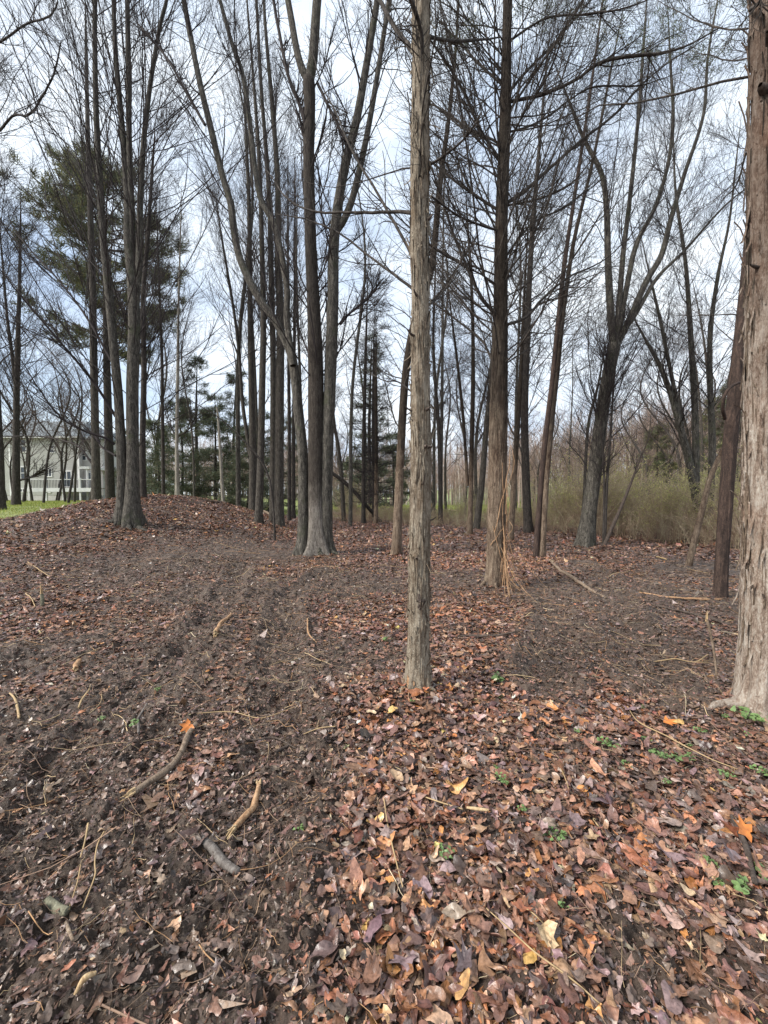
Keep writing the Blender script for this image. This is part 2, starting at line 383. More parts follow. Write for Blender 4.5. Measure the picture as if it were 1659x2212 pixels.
# ------------------------------------------------------------------ ground sheet
def make_ground():
    fa = np.radians(np.linspace(-64, 64, 760)); ba = np.radians(np.linspace(64, 296, 90))[1:-1]
    ang = np.concatenate([fa, ba])
    rad = np.concatenate([np.geomspace(.25, .85, 14)[:-1], np.geomspace(.85, 28, 760)[:-1], np.geomspace(28, 900, 150)])
    R, A = np.meshgrid(rad, ang, indexing='ij')
    x = R * np.sin(A); y = R * np.cos(A)
    xf, yf = x.ravel(), y.ravel()
    mud = mudmask(xf, yf); z = H0(xf, yf) + micro(xf, yf, mud); g = grassmask(xf, yf)
    nr, na = x.shape
    V = np.column_stack([xf, yf, z]); V = np.vstack([V, [[0, 0, float(H0(0., 0.))]]])
    idx = np.arange(nr * na).reshape(nr, na)
    A_ = idx[:-1]; B_ = idx[1:]
    F = np.stack([A_, B_, np.roll(B_, -1, 1), np.roll(A_, -1, 1)], -1).reshape(-1, 4)
    mb = MB(); mb.add(V, F)
    mb.F3.append(np.stack([idx[0], np.roll(idx[0], -1), np.full(na, nr * na)], -1)[:, [0, 1, 2]][:, ::-1])
    # ground material
    m, n, l, b = newmat('woodland_floor')
    tc = n.new('ShaderNodeTexCoord'); o = tc.outputs['Object']
    am = n.new('ShaderNodeAttribute'); am.attribute_name = 'mud'; ag = n.new('ShaderNodeAttribute'); ag.attribute_name = 'turf'
    nz = tex_noise(n, l, o, 22, 10, .7)
    soil = ramp(n, [(.28, (.035, .026, .021)), (.5, (.095, .066, .052)), (.66, (.17, .115, .088)), (.8, (.27, .20, .15))]); l.new(nz.outputs['Fac'], soil.inputs[0])
    nm = tex_noise(n, l, o, 13, 12, .78)
    mudc = ramp(n, [(.36, (.016, .011, .008)), (.45, (.066, .046, .034)), (.55, (.125, .090, .069)), (.68, (.23, .18, .14))]); l.new(nm.outputs['Fac'], mudc.inputs[0])
    m1 = n.new('ShaderNodeMixRGB'); l.new(am.outputs['Fac'], m1.inputs[0]); l.new(soil.outputs[0], m1.inputs[1]); l.new(mudc.outputs[0], m1.inputs[2])
    ng = tex_noise(n, l, o, 3.5, 9, .7)
    gc = ramp(n, [(.3, (.11, .11, .035)), (.5, (.19, .22, .055)), (.7, (.28, .31, .09))]); l.new(ng.outputs['Fac'], gc.inputs[0])
    m2 = n.new('ShaderNodeMixRGB'); l.new(ag.outputs['Fac'], m2.inputs[0]); l.new(m1.outputs[0], m2.inputs[1]); l.new(gc.outputs[0], m2.inputs[2])
    l.new(m2.outputs[0], b.inputs['Base Color'])
    rr = ramp(n, [(.3, (.30,) * 3), (.65, (.75,) * 3)]); l.new(nm.outputs['Fac'], rr.inputs[0]); l.new(rr.outputs[0], b.inputs['Roughness'])
    b.inputs['Specular IOR Level'].default_value = .4
    bp = n.new('ShaderNodeBump'); bp.inputs['Strength'].default_value = 1; bp.inputs['Distance'].default_value = .035
    ad = n.new('ShaderNodeMath'); l.new(nz.outputs['Fac'], ad.inputs[0]); l.new(nm.outputs['Fac'], ad.inputs[1])
    l.new(ad.outputs[0], bp.inputs['Height']); l.new(bp.outputs[0], b.inputs['Normal'])
    ob = mb.build('ground', m)
    me = ob.data
    for nm_, arr in (('mud', mud), ('turf', g)):
        t = me.attributes.new(nm_, 'FLOAT', 'POINT'); t.data.foreach_set('value', np.append(arr, 0).astype(np.float32))
    tag(ob, kind='structure')
make_ground()

# ------------------------------------------------------------------ leaf litter
def rotmats(yaw, tilt, tdir):
    """yaw about z then tilt about a horizontal axis"""
    c, s = np.cos(yaw), np.sin(yaw); z = np.zeros_like(c); o = np.ones_like(c)
    Z = np.stack([np.stack([c, -s, z], -1), np.stack([s, c, z], -1), np.stack([z, z, o], -1)], -2)
    kx, ky = np.cos(tdir), np.sin(tdir); ct, st = np.cos(tilt), np.sin(tilt); v = 1 - ct
    T = np.stack([np.stack([ct + kx * kx * v, kx * ky * v, ky * st], -1), np.stack([kx * ky * v, ct + ky * ky * v, -kx * st], -1), np.stack([-ky * st, kx * st, ct], -1)], -2)
    return T @ Z

def polar(pts): return np.array([[r * math.sin(math.radians(a)), r * math.cos(math.radians(a))] for a, r in pts])
LEAF_T = [polar([(0, 1), (20, .5), (48, .92), (78, .42), (112, .68), (150, .36), (180, .16), (210, .36), (248, .68), (282, .42), (312, .92), (340, .5)]),
          polar([(0, 1.05), (16, .62), (40, .78), (62, .46), (95, .74), (140, .5), (180, .3), (220, .5), (265, .74), (298, .46), (320, .78), (344, .62)]),
          polar([(0, 1.1), (25, .72), (60, .52), (100, .5), (145, .65), (180, .8), (215, .65), (260, .5), (300, .52), (335, .72)]),
          polar([(0, .9), (45, .6), (90, .38), (135, .55), (180, .85), (250, .42), (310, .65)]),
          polar([(0, 1), (30, .55), (55, .85), (100, .45), (180, .35), (235, .6), (290, .5), (325, .8)])]
def smooth_outline(T, keep):
    """closed Catmull-Rom through the outline, two points per side; keep < 1 rounds the tips"""
    P = T * keep + (np.roll(T, 1, 0) + np.roll(T, -1, 0)) * (1 - keep) * .5
    a, b, c, d = np.roll(P, 1, 0), P, np.roll(P, -1, 0), np.roll(P, -2, 0)
    mid = (-a + 9 * b + 9 * c - d) / 16
    return np.stack([b, mid], 1).reshape(-1, 2)
LEAF_S = [smooth_outline(LEAF_T[0], .92), smooth_outline(LEAF_T[1], .9), smooth_outline(LEAF_T[2], .85), smooth_outline(LEAF_T[3], .85), smooth_outline(LEAF_T[4], .85)]
PAL = np.array([(.165, .095, .075), (.22, .118, .080), (.30, .160, .098), (.40, .25, .155), (.088, .056, .045), (.265, .110, .055), (.43, .18, .06), (.30, .22, .185), (.185, .13, .12), (.155, .068, .046)])
def leaf_colors(x, y, mud, rng):
    n = len(x)
    red = np.clip((fbm2(x * .5, y * .5, 3, 61) - .5) * 3 + .5, 0, 1)
    back = sstep(7, 13, y) * sstep(1, -3, x)
    W = np.column_stack([np.full(n, 1.7), np.full(n, 1.8) + back, .9 + 1.3 * red + back * 1.2, .28 + .3 * red + back * .5, 1.1 + 1.2 * mud, .8 + 1.6 * red,
                         (.14 + .34 * red) * (1 - .8 * mud), np.full(n, .38), .9 + .6 * mud, .7 + .4 * red])
    W = np.cumsum(W, 1); W /= W[:, -1:]
    k = (rng.random(n)[:, None] > W).sum(1)
    c = PAL[k] * rng.lognormal(-.12, .38, n)[:, None] 
    k = (mud * rng.uniform(.3, 1.0, n))[:, None] * .9          # leaves trodden into the mud are coated with it
    c = c * (1 - k) + np.array([.110, .078, .060]) * rng.lognormal(0, .45, n)[:, None] * k
    return np.clip(c * (1 + rng.normal(0, .05, (n, 3))), .01, .46)

def scatter(r0, r1, dens, rng, half=62):
    n = int(dens * math.pi * (r1 ** 2 - r0 ** 2) * half / 180)
    r = np.sqrt(rng.uniform(r0 ** 2, r1 ** 2, n)); a = np.radians(rng.uniform(-half, half, n))
    return r * np.sin(a), r * np.cos(a)

def make_leaves():
    rng = np.random.default_rng(3); mb = MB()
    for (r0, r1, dens, size, temps, amp, fine) in ((.65, 3.6, 3000, .0275, (0, 1, 2, 3, 4), 1, True), (3.6, 6.5, 2300, .028, (0, 1, 2, 3, 4), 1, False), (6.5, 12, 1200, .032, (2, 3, 4), 1, False), (12, 27, 420, .042, (3, 4), 1.1, False)):
        x, y = scatter(r0, r1, dens, rng)
        mud = mudmask(x, y); g = grassmask(x, y)
        keep = rng.random(len(x)) < (1 - .77 * mud) * np.clip(1 - 1.5 * g, 0, 1) * (.55 + .9 * fbm2(x * 1.7, y * 1.7, 3, 71))
        x, y, mud = x[keep], y[keep], mud[keep]
        z = HD(x, y); col = leaf_colors(x, y, mud, rng)
        tsel = rng.integers(0, len(temps), len(x))
        for ti, tk in enumerate(temps):
            q = tsel == ti; n = q.sum(); T = (LEAF_S if fine else LEAF_T)[tk]; nv = len(T)
            ctr = np.array([[0, -.05]])
            P = np.concatenate([T, T * .5 + ctr * .5, ctr], 0) if fine else np.concatenate([T, ctr], 0)
            m = len(P)
            sc = size * rng.lognormal(0, .5, n).clip(.3, 2.5) * (1 - .35 * mud[q])
            jit = .045 if fine else .15
            X = P[None] * (1 + rng.normal(0, jit, (n, m, 2)))
            wp = rng.normal(0, .22, (4, n, 1)); pa = rng.uniform(0, 6.28, (2, n, 1))          # each leaf warped and torn its own way
            X = X + np.stack([wp[0] * np.sin(2.6 * X[:, :, 1] + pa[0]) + wp[2] * .5 * X[:, :, 1] ** 2, wp[1] * np.sin(2.6 * X[:, :, 0] + pa[1])], -1)
            X[:, :, 1] = np.where(rng.random((n, 1)) < .3, np.minimum(X[:, :, 1], rng.uniform(.1, .7, (n, 1)) + .25 * np.sin(7 * X[:, :, 0])), X[:, :, 1])
            X[:, :, 0] *= rng.uniform(.55, 1.05, n)[:, None]
            c1, c2, c3 = rng.normal(.04, .27, (3, n)) * amp
            ph = rng.uniform(0, 6.28, n)
            Z = c1[:, None] * X[:, :, 0] ** 2 + c2[:, None] * X[:, :, 1] ** 2 + c3[:, None] * np.abs(X[:, :, 0]) * .8 + .16 * np.sin(5 * X[:, :, 0] + ph[:, None]) * np.cos(4 * X[:, :, 1] + 2 * ph[:, None]) + rng.normal(0, .03 if fine else .06, (n, m))
            L3 = np.concatenate([X, Z[:, :, None]], 2) * sc[:, None, None]
            tilt = np.abs(rng.normal(0, .16, n)) + (rng.random(n) < .08) * rng.uniform(.2, .9, n)
            tilt *= (1 - .5 * mud[q])
            Rm = rotmats(rng.uniform(0, 6.28, n), tilt, rng.uniform(0, 6.28, n))
            W = np.einsum('nij,nvj->nvi', Rm, L3)
            W += np.stack([x[q], y[q], z[q] + .004 + rng.random(n) ** 2 * .035 * (1 - .8 * mud[q]) + np.abs(np.sin(tilt)) * sc * .4], -1)[:, None, :]
            base = np.arange(n)[:, None, None] * m
            I = np.arange(nv); J = (I + 1) % nv
            if fine:
                tri = np.stack([nv + J, nv + I, np.full(nv, 2 * nv)], -1); quad = np.stack([J, I, nv + I, nv + J], -1)
                mb.add(W.reshape(-1, 3), (base + tri[None]).reshape(-1, 3), np.repeat(col[q], m, 0)); mb.F4.append((base + quad[None]).reshape(-1, 4) + mb.n - n * m)
            else:
                mb.add(W.reshape(-1, 3), (base + np.stack([J, I, np.full(nv, nv)], -1)[None]).reshape(-1, 3), np.repeat(col[q], m, 0))
    # torn bits pressed into the mud
    for (r0, r1, dens, size) in ((.65, 3.2, 8500, .0075), (.65, 5, 3000, .012), (5, 10, 1300, .015)):
        x, y = scatter(r0, r1, dens, rng); mud = mudmask(x, y); k = rng.random(len(x)) < (.35 + .65 * mud) * (1 - grassmask(x, y)); x, y, mud = x[k], y[k], mud[k]
        n = len(x); z = HD(x, y) + .003; col = leaf_colors(x, y, mud, rng) * rng.uniform(.5, 1.25, n)[:, None]
        a = np.sort(rng.uniform(0, 6.28, (n, 4)), 1); rr = size * rng.lognormal(0, .5, n)[:, None] * rng.uniform(.5, 1.3, (n, 4))
        L3 = np.stack([np.cos(a) * rr, np.sin(a) * rr * .6, rng.normal(0, .25, (n, 4)) * rr], -1)
        Rm = rotmats(rng.uniform(0, 6.28, n), np.abs(rng.normal(0, .6, n)), rng.uniform(0, 6.28, n)); W = np.einsum('nij,nvj->nvi', Rm, L3) + np.stack([x, y, z], -1)[:, None, :]
        mb.add(W.reshape(-1, 3), (np.arange(n)[:, None, None] * 4 + np.array([[0, 1, 2], [0, 2, 3]])[None]).reshape(-1, 3), np.repeat(col, 4, 0))
    tag(mb.build('leaf_litter', M['leaf']), 'brown and rusty fallen maple leaves carpeting the woodland floor', 'leaves', kind='stuff')
make_leaves()

def ground_poly(x, y, a, length, npt, rng, bend=.5, lift=.02):
    """polylines lying on the ground: start (x,y), heading a"""
    n = len(x); P = np.zeros((n, npt, 3)); cx, cy = x.copy(), y.copy(); st = length / (npt - 1)
    for k in range(npt):
        P[:, k, 0] = cx; P[:, k, 1] = cy
        a = a + rng.normal(0, bend / npt, n)
        cx = cx + np.cos(a) * st; cy = cy + np.sin(a) * st
    Z = H0(P[:, :, 0], P[:, :, 1]) + micro(P[:, :, 0].ravel(), P[:, :, 1].ravel()).reshape(n, npt)
    lin = np.linspace(0, 1, npt)
    Zl = Z.mean(1)[:, None] + (Z[:, -1] - Z[:, 0])[:, None] * (lin - .5)
    P[:, :, 2] = np.maximum(.35 * Z + .65 * Zl, Z - .004) + lift * rng.random((n, 1)) * (.4 + rng.random((n, npt)) * .6) + .006
    return P

def make_twig_litter():
    rng = np.random.default_rng(8); mb = MB()
    pal = np.array([(.50, .37, .21), (.30, .20, .13), (.10, .075, .06), (.20, .13, .09), (.38, .22, .11), (.60, .50, .33)])
    for (r0, r1, dens, L0, rad, k) in ((.7, 4, 150, .11, .0009, 4), (.7, 6, 16, .30, .0015, 4), (4, 10, 40, .20, .0017, 3), (8, 18, 8, .4, .003, 3)):
        x, y = scatter(r0, r1, dens, rng)
        g = grassmask(x, y); kp = rng.random(len(x)) > g * .9; x, y = x[kp], y[kp]
        n = len(x); ln = L0 * rng.lognormal(0, .5, n)
        P = ground_poly(x, y, rng.uniform(0, 6.28, n), ln, 6, rng, .7, .03)
        R = rad * rng.lognormal(0, .35, n)[:, None] * np.linspace(1.1, .55, 6)
        c = pal[rng.choice(6, n, p=(.12, .22, .26, .24, .13, .03))] * rng.lognormal(0, .2, n)[:, None]
        mb.tubes(P, R, k, c)
    tag(mb.build('twig_litter', M['litter']), 'thin twigs, dead stems and straw strewn over the fallen leaves', 'twigs', kind='stuff')
make_twig_litter()

def make_grass():
    rng = np.random.default_rng(5); mb = MB()
    n = 90000
    x = rng.uniform(-45, -8, n); y = rng.uniform(12, 38, n); g = grassmask(x, y)
    k = (rng.random(n) < g * 1.0) & (np.abs(x) < y * 1.25); x, y = x[k], y[k]
    x2 = rng.uniform(-8, 30, 60000); y2 = rng.uniform(18, 60, 60000); k = (rng.random(60000) < grassmask(x2, y2)) & (np.abs(x2) < y2 * .7)
    x = np.append(x, x2[k]); y = np.append(y, y2[k]); n = len(x)
    z = H0(x, y); h = rng.uniform(.05, .13, n) * (1 + (x > -8) * .8); a = rng.uniform(0, 6.28, n); wd = .012 + .006 * (y > 24)
    d = np.stack([np.cos(a), np.sin(a), 0 * a], -1); lean = rng.normal(0, .04, (n, 2))
    p = np.stack([x, y, z - .01], -1)
    V = np.stack([p - d * wd[:, None], p + d * wd[:, None], p + np.column_stack([lean, h])], 1)
    pal = np.array([(.25, .30, .065), (.18, .24, .05), (.32, .33, .10), (.38, .34, .15)])
    c = pal[rng.choice(4, n, p=(.35, .3, .22, .13))] * rng.lognormal(0, .15, n)[:, None]
    mb.add(V.reshape(-1, 3), np.arange(n * 3).reshape(-1, 3), np.repeat(c, 3, 0))
    tag(mb.build('lawn_grass', M['shoots'], smooth=False), 'short green grass of the lawn and the clearing beyond the wood', 'grass', kind='stuff')
make_grass()

# ------------------------------------------------------------------ trees
def grow(P, R, n, t0, t1, length, ang, up, npt, rng, ratio=.45, wob=.12, rmin=.002, tip=.3, tpow=1.0, lenfall=.5, toward=None, minpos=None):
    """children for every polyline of P; n is the mean number per parent"""
    N_, m, _ = P.shape
    par = np.repeat(np.arange(N_), n); Q = len(par)
    t = t0 + (t1 - t0) * rng.random(Q) ** tpow
    f = t * (m - 1); i = np.minimum(f.astype(int), m - 2); fr = (f - i)[:, None]
    base = P[par, i] * (1 - fr) + P[par, i + 1] * fr
    T = norm(P[par, i + 1] - P[par, i]); r = (R[par, i] * (1 - fr[:, 0]) + R[par, i + 1] * fr[:, 0])
    rv = rng.normal(0, 1, (Q, 3)); rv[:, 2] *= .6
    perp = norm(rv - (rv * T).sum(1, keepdims=True) * T)
    a = np.radians(rng.normal(ang[0], ang[1], Q))[:, None]
    d = norm(T * np.cos(a) + perp * np.sin(a))
    ln = length * (1 - lenfall * (t - t0) / max(t1 - t0, 1e-6)) * rng.lognormal(0, .3, Q)
    st = (ln / (npt - 1))[:, None]
    out = np.zeros((Q, npt, 3)); out[:, 0] = base; p = base
    for k in range(1, npt):
        d = norm(d + rng.normal(0, wob, (Q, 3)) + np.array([0, 0, up / npt]))
        p = p + d * st; out[:, k] = p
    r0 = np.maximum(r * ratio * rng.uniform(.7, 1.15, Q), rmin)
    RR = np.maximum(r0[:, None] * np.linspace(1, tip, npt), rmin * .7)
    return out, RR

def oblique(u): return 1 / math.hypot(1, (u - 829.5) * SC / FPX)

def stem_points(pts, Y0, dY, ext, foot):
    """survey points (u, v, width) -> world polyline and radii"""
    vs = np.array([p[1] for p in pts], float); top = (vs[0] - vs) / max(vs[0] - vs[-1], 1)
    W = []; R = []
    for (u, v, wd), f in zip(pts, top):
        Y = Y0 + dY * f
        W.append(at(u, v, Y)); R.append(wd * (.5 if Y < 5 else .475) * SC / FPX * Y * oblique(u))
    W = np.array(W); R = np.array(R)
    if foot:
        dp = max(.22, float(W[0][2] - H0(W[0][0], W[0][1])) + .3)
        W = np.vstack([W[0] + (W[0] - W[1]) / np.linalg.norm(W[0] - W[1]) * dp, W]); R = np.append(R[0] * 1.02, R)
    if ext:
        d = norm(W[-1] - W[-2])
        W = np.vstack([W, W[-1] + d * ext * .5, W[-1] + d * ext]); R = np.append(R, [R[-1] * .55, R[-1] * .08])
    return W, R

def trunk_mesh(mb, W, R, k, n, flare=.35, lobes=5, amp=.05, fr=3.0, fz=1.2, flute=.0, foot_z=None, seed=0, knots=0):
    P, ex, s = resample(W, n, R); r = ex[:, 0]
    a = np.arange(k) * 2 * math.pi / k; AA, SS = np.meshgrid(a, s); 
    rng = np.random.default_rng(seed)
    nz = 0; amp_k = 1.0
    for o in range(3):
        q = fr * 2 ** o
        nz = nz + amp_k * (1 - 2 * np.abs(noise3(np.cos(AA) * q + 50, np.sin(AA) * q + 50, SS * fz * 2 ** o * (1.0), seed + o) - .5) - .5); amp_k *= .6
    th = 1 + amp * nz
    if flute:
        tw = .25 * SS
        th = th + flute * (np.cos(3 * (AA + tw) + seed) * .6 + np.cos(5 * (AA + tw * .6) + 1.3) * .4)
    if foot_z is not None and flare:
        hgt = np.maximum(P[:, 2] - foot_z, 0)[:, None]
        rb = r[min(3, n - 1)]
        e = np.exp(-hgt / (rb * 1.7 + .04)); e2 = np.exp(-hgt / (rb * 1.0 + .03))
        th = th + flare * e * .5 + flare * e2 * np.maximum(np.cos(lobes * AA + seed) + .5 * np.cos((lobes - 2) * AA + 2 * seed), 0)
    for _ in range(knots):
        a0 = rng.uniform(0, 6.28); s0 = rng.uniform(.1, 1) * s[-1]
        da = np.angle(np.exp(1j * (AA - a0))); dd = ((da * r[:, None]) ** 2 + ((SS - s0) * .6) ** 2) / (r[:, None] * .22) ** 2
        th = th + .10 * np.exp(-dd) - .10 * np.exp(-dd * 8)
    V, F = tubes(P[None], r[None], k, th[None])
    mb.add(V, F)
    return P, r

def tree(name, label, stems, mat, crown=None, limbs=(), cat='tree', group=None, Y=None, dY=0.0, k=14, amp=.05, fr=3, fz=1.2, flute=0, flare=.35, lobes=5,
         twig='twig', seed=1, nring=70, knots=0, limb_twigs=None, limbY=None):
    """stems: list of dicts(pts, ext, dY, foot) or lists of points; crown: branching recipe"""
    rng = np.random.default_rng(seed)
    p0 = stems[0]['pts'][0] if isinstance(stems[0], dict) else stems[0][0]
    if Y is None:
        b = pick(p0[0], p0[1]); Y = b[1]
    else: b = at(p0[0], p0[1], Y)
    b = np.array([b[0], b[1], float(H0(b[0], b[1]))])
    root = thing(name, label, cat, b, group)
    SP = []; SR = []
    for si, s in enumerate(stems):
        s = dict(s) if isinstance(s, dict) else dict(pts=s)
        if not s.get('ext') and crown: s['ext'] = 1.6 if Y < 17 else 2.4
        W, R = stem_points(s['pts'], s.get('Y', Y), s.get('dY', dY), s.get('ext', 0), s.get('foot', True))
        mb = MB(); kk = s.get('k', k)
        P, r = trunk_mesh(mb, W, R, kk, s.get('n', nring), flare if s.get('foot', True) else 0, lobes, amp, fr, fz, flute, b[2] if s.get('foot', True) else None, seed + si * 7, knots)
        mb.build('trunk', M[s.get('mat', mat)], root, b)
        i = np.linspace(0, len(P) - 1, 30).astype(int); SP.append(P[i]); SR.append(r[i])
    SP = np.array(SP); SR = np.array(SR)
    LP = []; LR = []
    for li, lm in enumerate(limbs):
        Y1 = Y if limbY is None else limbY
        pts = lm['pts'] if isinstance(lm, dict) else lm; dd = lm.get('dY', None) if isinstance(lm, dict) else None
        if dd is None: dd = rng.normal(0, .12) * Y1
        n = len(pts); Wd = np.array([at(u, v, Y1 + dd * (j / (n - 1)) ** 1.2) for j, (u, v, _) in enumerate(pts)])
        Rd = np.array([wd * .40 * SC / FPX * Y1 * oblique(u) for u, _, wd in pts])
        P, ex, s = resample(Wd, 26, Rd); r = ex[:, 0]
        P[1:] += np.cumsum(rng.normal(0, .012, (25, 3)), 0) * s[-1] / 10
        mb = MB(); V, F = tubes(P[None], r[None], 8); mb.add(V, F); mb.build('limb', M[lm.get('mat', twig) if isinstance(lm, dict) else twig], root, b)
        LP.append(P); LR.append(r)
    if crown:
        c = dict(n1=40, t0=.35, t1=.98, len1=2.2, ang1=(38, 9), up1=.7, n2=6, len2=.9, ang2=(38, 12), up2=.4, n3=5, len3=.35, ang3=(42, 14), up3=.2, ratio1=.36, rmin=.0045, wob=.10, k1=5, lenfall=.5, tpow=1.0, n4=0)
        c.update(crown); mb = MB()
        P1, R1 = grow(SP, SR, c['n1'], c['t0'], c['t1'], c['len1'], c['ang1'], c['up1'], 9, rng, c['ratio1'], c['wob'], c['rmin'] * 1.6, .25, c['tpow'], c['lenfall'])
        R1 = np.minimum(R1, c.get('rmax1', .05))
        A1, B1 = P1, R1
        mb.tubes(P1, R1, c['k1'])
        if LP:
            la = np.array(LP)[:, np.linspace(0, 25, 9).astype(int)]; lr = np.array(LR)[:, np.linspace(0, 25, 9).astype(int)]
            ext = c.get('limb_mult', 2)
            A1 = np.concatenate([P1] + [la] * ext); B1 = np.concatenate([R1] + [lr] * ext)
        if c['n2']:
            P2, R2 = grow(A1, B1, c['n2'], .12, .97, c['len2'], c['ang2'], c['up2'], 6, rng, .55, c['wob'], c['rmin'], .35)
            R2 = np.minimum(R2, c.get('rmax2', .02)); mb.tubes(P2, R2, 4)
            if c['n3']:
                P3, R3 = grow(P2, R2, c['n3'], .15, .98, c['len3'], c['ang3'], c['up3'], 4, rng, .6, c['wob'] * 1.2, c['rmin'] * .75, .5)
                R3 = np.minimum(R3, c.get('rmax3', .01)); mb.tubes(P3, R3, 3)
                if c['n4']:
                    P4, R4 = grow(P3, R3, c['n4'], .2, 1, c['len3'] * .5, c['ang3'], c['up3'], 3, rng, .7, c['wob'], c['rmin'] * .65, .6)
                    mb.tubes(P4, R4, 3)
        mb.build('crown', M[twig], root, b)
        root['_n'] = 0; del root['_n']
    return root, SP, SR, b

exec_order = None
MAPLE = dict(n1=46, t0=.30, len1=3.6, ang1=(31, 9), up1=.8, n2=11, len2=1.45, ang2=(32, 10), up2=.35, n3=7, len3=.6, ang3=(35, 13), up3=.25, ratio1=.24, rmin=.0032, wob=.10, rmax1=.016)
DEADC = dict(n1=60, t0=.22, t1=1, len1=1.9, ang1=(64, 14), up1=.65, n2=9, len2=.65, ang2=(45, 14), up2=.25, n3=4, len3=.2, ang3=(50, 18), up3=.1, ratio1=.16, rmin=.003, wob=.14, rmax1=.02)

# --- the slim pale cedar in the middle of the foreground
A_root, A_P, A_R, A_b = tree('cedar_tree', 'slim pale cedar with shredding tan bark nearest the camera in the middle', [dict(pts=[(902, 1497, 50), (903, 1440, 47), (905, 1300, 42), (909, 1000, 41), (908, 850, 37), (908, 700, 35), (906, 450, 37), (908, 250, 35), (909, 100, 33), (910, 0, 33)], ext=2.5)],
     'cedar_pale', dict(n1=26, t0=.5, t1=1, len1=.75, ang1=(66, 14), up1=.5, n2=7, len2=.32, ang2=(50, 16), n3=3, len3=.14, ratio1=.1, rmin=.0016, wob=.15, rmax1=.008, rmax2=.004, rmax3=.002),
     limbs=[dict(pts=[(890, 460, 11), (850, 459, 9), (750, 461, 7), (670, 455, 6), (615, 425, 5), (570, 360, 3)], dY=.8), dict(pts=[(893, 625, 8), (840, 585, 7), (795, 550, 6), (720, 495, 5), (650, 470, 4), (590, 457, 2)], dY=.9),
            dict(pts=[(892, 558, 9), (850, 480, 8), (800, 400, 7), (750, 320, 6), (720, 250, 5), (690, 190, 4), (660, 90, 3)], dY=1.0), dict(pts=[(907, 188, 8), (911, 120, 9), (909, 70, 9), (895, 25, 10), (880, -10, 9)], dY=-.25),
            dict(pts=[(903, 128, 12), (880, 95, 13), (859, 70, 12), (829, 20, 12), (810, -20, 10)], dY=.5), dict(pts=[(922, 78, 9), (960, 88, 8), (994, 92, 8), (1040, 89, 6), (1084, 80, 4)], dY=.6),
            dict(pts=[(888, 845, 5), (860, 825, 4), (830, 822, 3), (790, 800, 2)], dY=.3), dict(pts=[(922, 360, 7), (960, 335, 6), (1010, 290, 5), (1040, 240, 3)], dY=-.3),
            dict(pts=[(925, 660, 6), (950, 640, 5), (985, 590, 4), (1010, 520, 3)], dY=.5)],
     k=160, nring=760, amp=.085, fr=6.5, fz=3.2, flare=.36, lobes=6, seed=4, knots=7, twig='dark')
# its torn patch and stubs
def on_trunk(P, R, b, z, theta):
    i = int(np.argmin(np.abs(P[:, 2] - z))); d = np.array([math.sin(theta), -math.cos(theta), 0]); return P[i] + d * R[i], d, R[i]
def stub(root, b, p, d, up, length, r, mat, name='branch_stub'):
    q = np.array([p - d * .02, p + d * length * .3, p + d * length * .7 + np.array([0, 0, up * .5]) * length, p + d * length + np.array([0, 0, up]) * length])
    P, ex, _ = resample(q, 8, np.array([r * 1.4, r, r * .8, r * .45])); mb = MB(); V, F = tubes(P[None], ex[:, 0][None], 8); mb.add(V, F); mb.build(name, M[mat], root, b)
for (z, th, ln, r, up) in ((2.05, .55, .05, .012, .2), (1.86, .75, .035, .013, 0), (1.74, .35, .03, .014, .1), (1.12, -.35, .02, .012, .1), (2.6, -.9, .07, .009, .4), (1.62, .1, .10, .006, .7), (1.36, 1.4, .05, .006, .5), (2.25, -1.2, .06, .006, .5), (3.4, .9, .05, .01, .4), (3.0, -.5, .05, .009, .4)):
    p, d, _ = on_trunk(A_P[0], A_R[0], A_b, z, th); stub(A_root, A_b, p, d, up, ln, r, 'stick_dark')
def bark_scar(root, b, P, R, z, th, hh, ww, mat):
    """torn patch of inner bark following the trunk's curve"""
    rng = np.random.default_rng(9); V = []; nu, nv = 13, 13
    for j in range(nv):
        for i in range(nu):
            s, t = i / (nu - 1) * 2 - 1, j / (nv - 1) * 2 - 1
            rr = 1 + .35 * math.sin(3 * math.atan2(t, s) + 1) + .2 * math.sin(7 * math.atan2(t, s))
            k = max(abs(s), abs(t)) / max(math.hypot(s, t), 1e-6)
            a = th + s * ww * rr * k; p, d, r = on_trunk(P, R, b, z + t * hh * rr * k, a); V.append(p + d * (.002 + .007 * (1 - max(abs(s), abs(t))) + rng.normal(0, .0015)))
    idx = np.arange(nu * nv).reshape(nv, nu); F = np.stack([idx[:-1, :-1], idx[:-1, 1:], idx[1:, 1:], idx[1:, :-1]], -1).reshape(-1, 4)
    MB().add(V, F).build('bark_scar', M[mat], root, b)
A_fullP, A_fullR = resample(A_P[0], 400, A_R[0])[:2]
bark_scar(A_root, A_b, A_fullP, A_fullR[:, 0] * 1.045, .715, .12, .045, .42, 'stick_dark')
bark_scar(A_root, A_b, A_fullP, A_fullR[:, 0] * 1.20, .10, -.75, .05, .30, 'stick_tan')
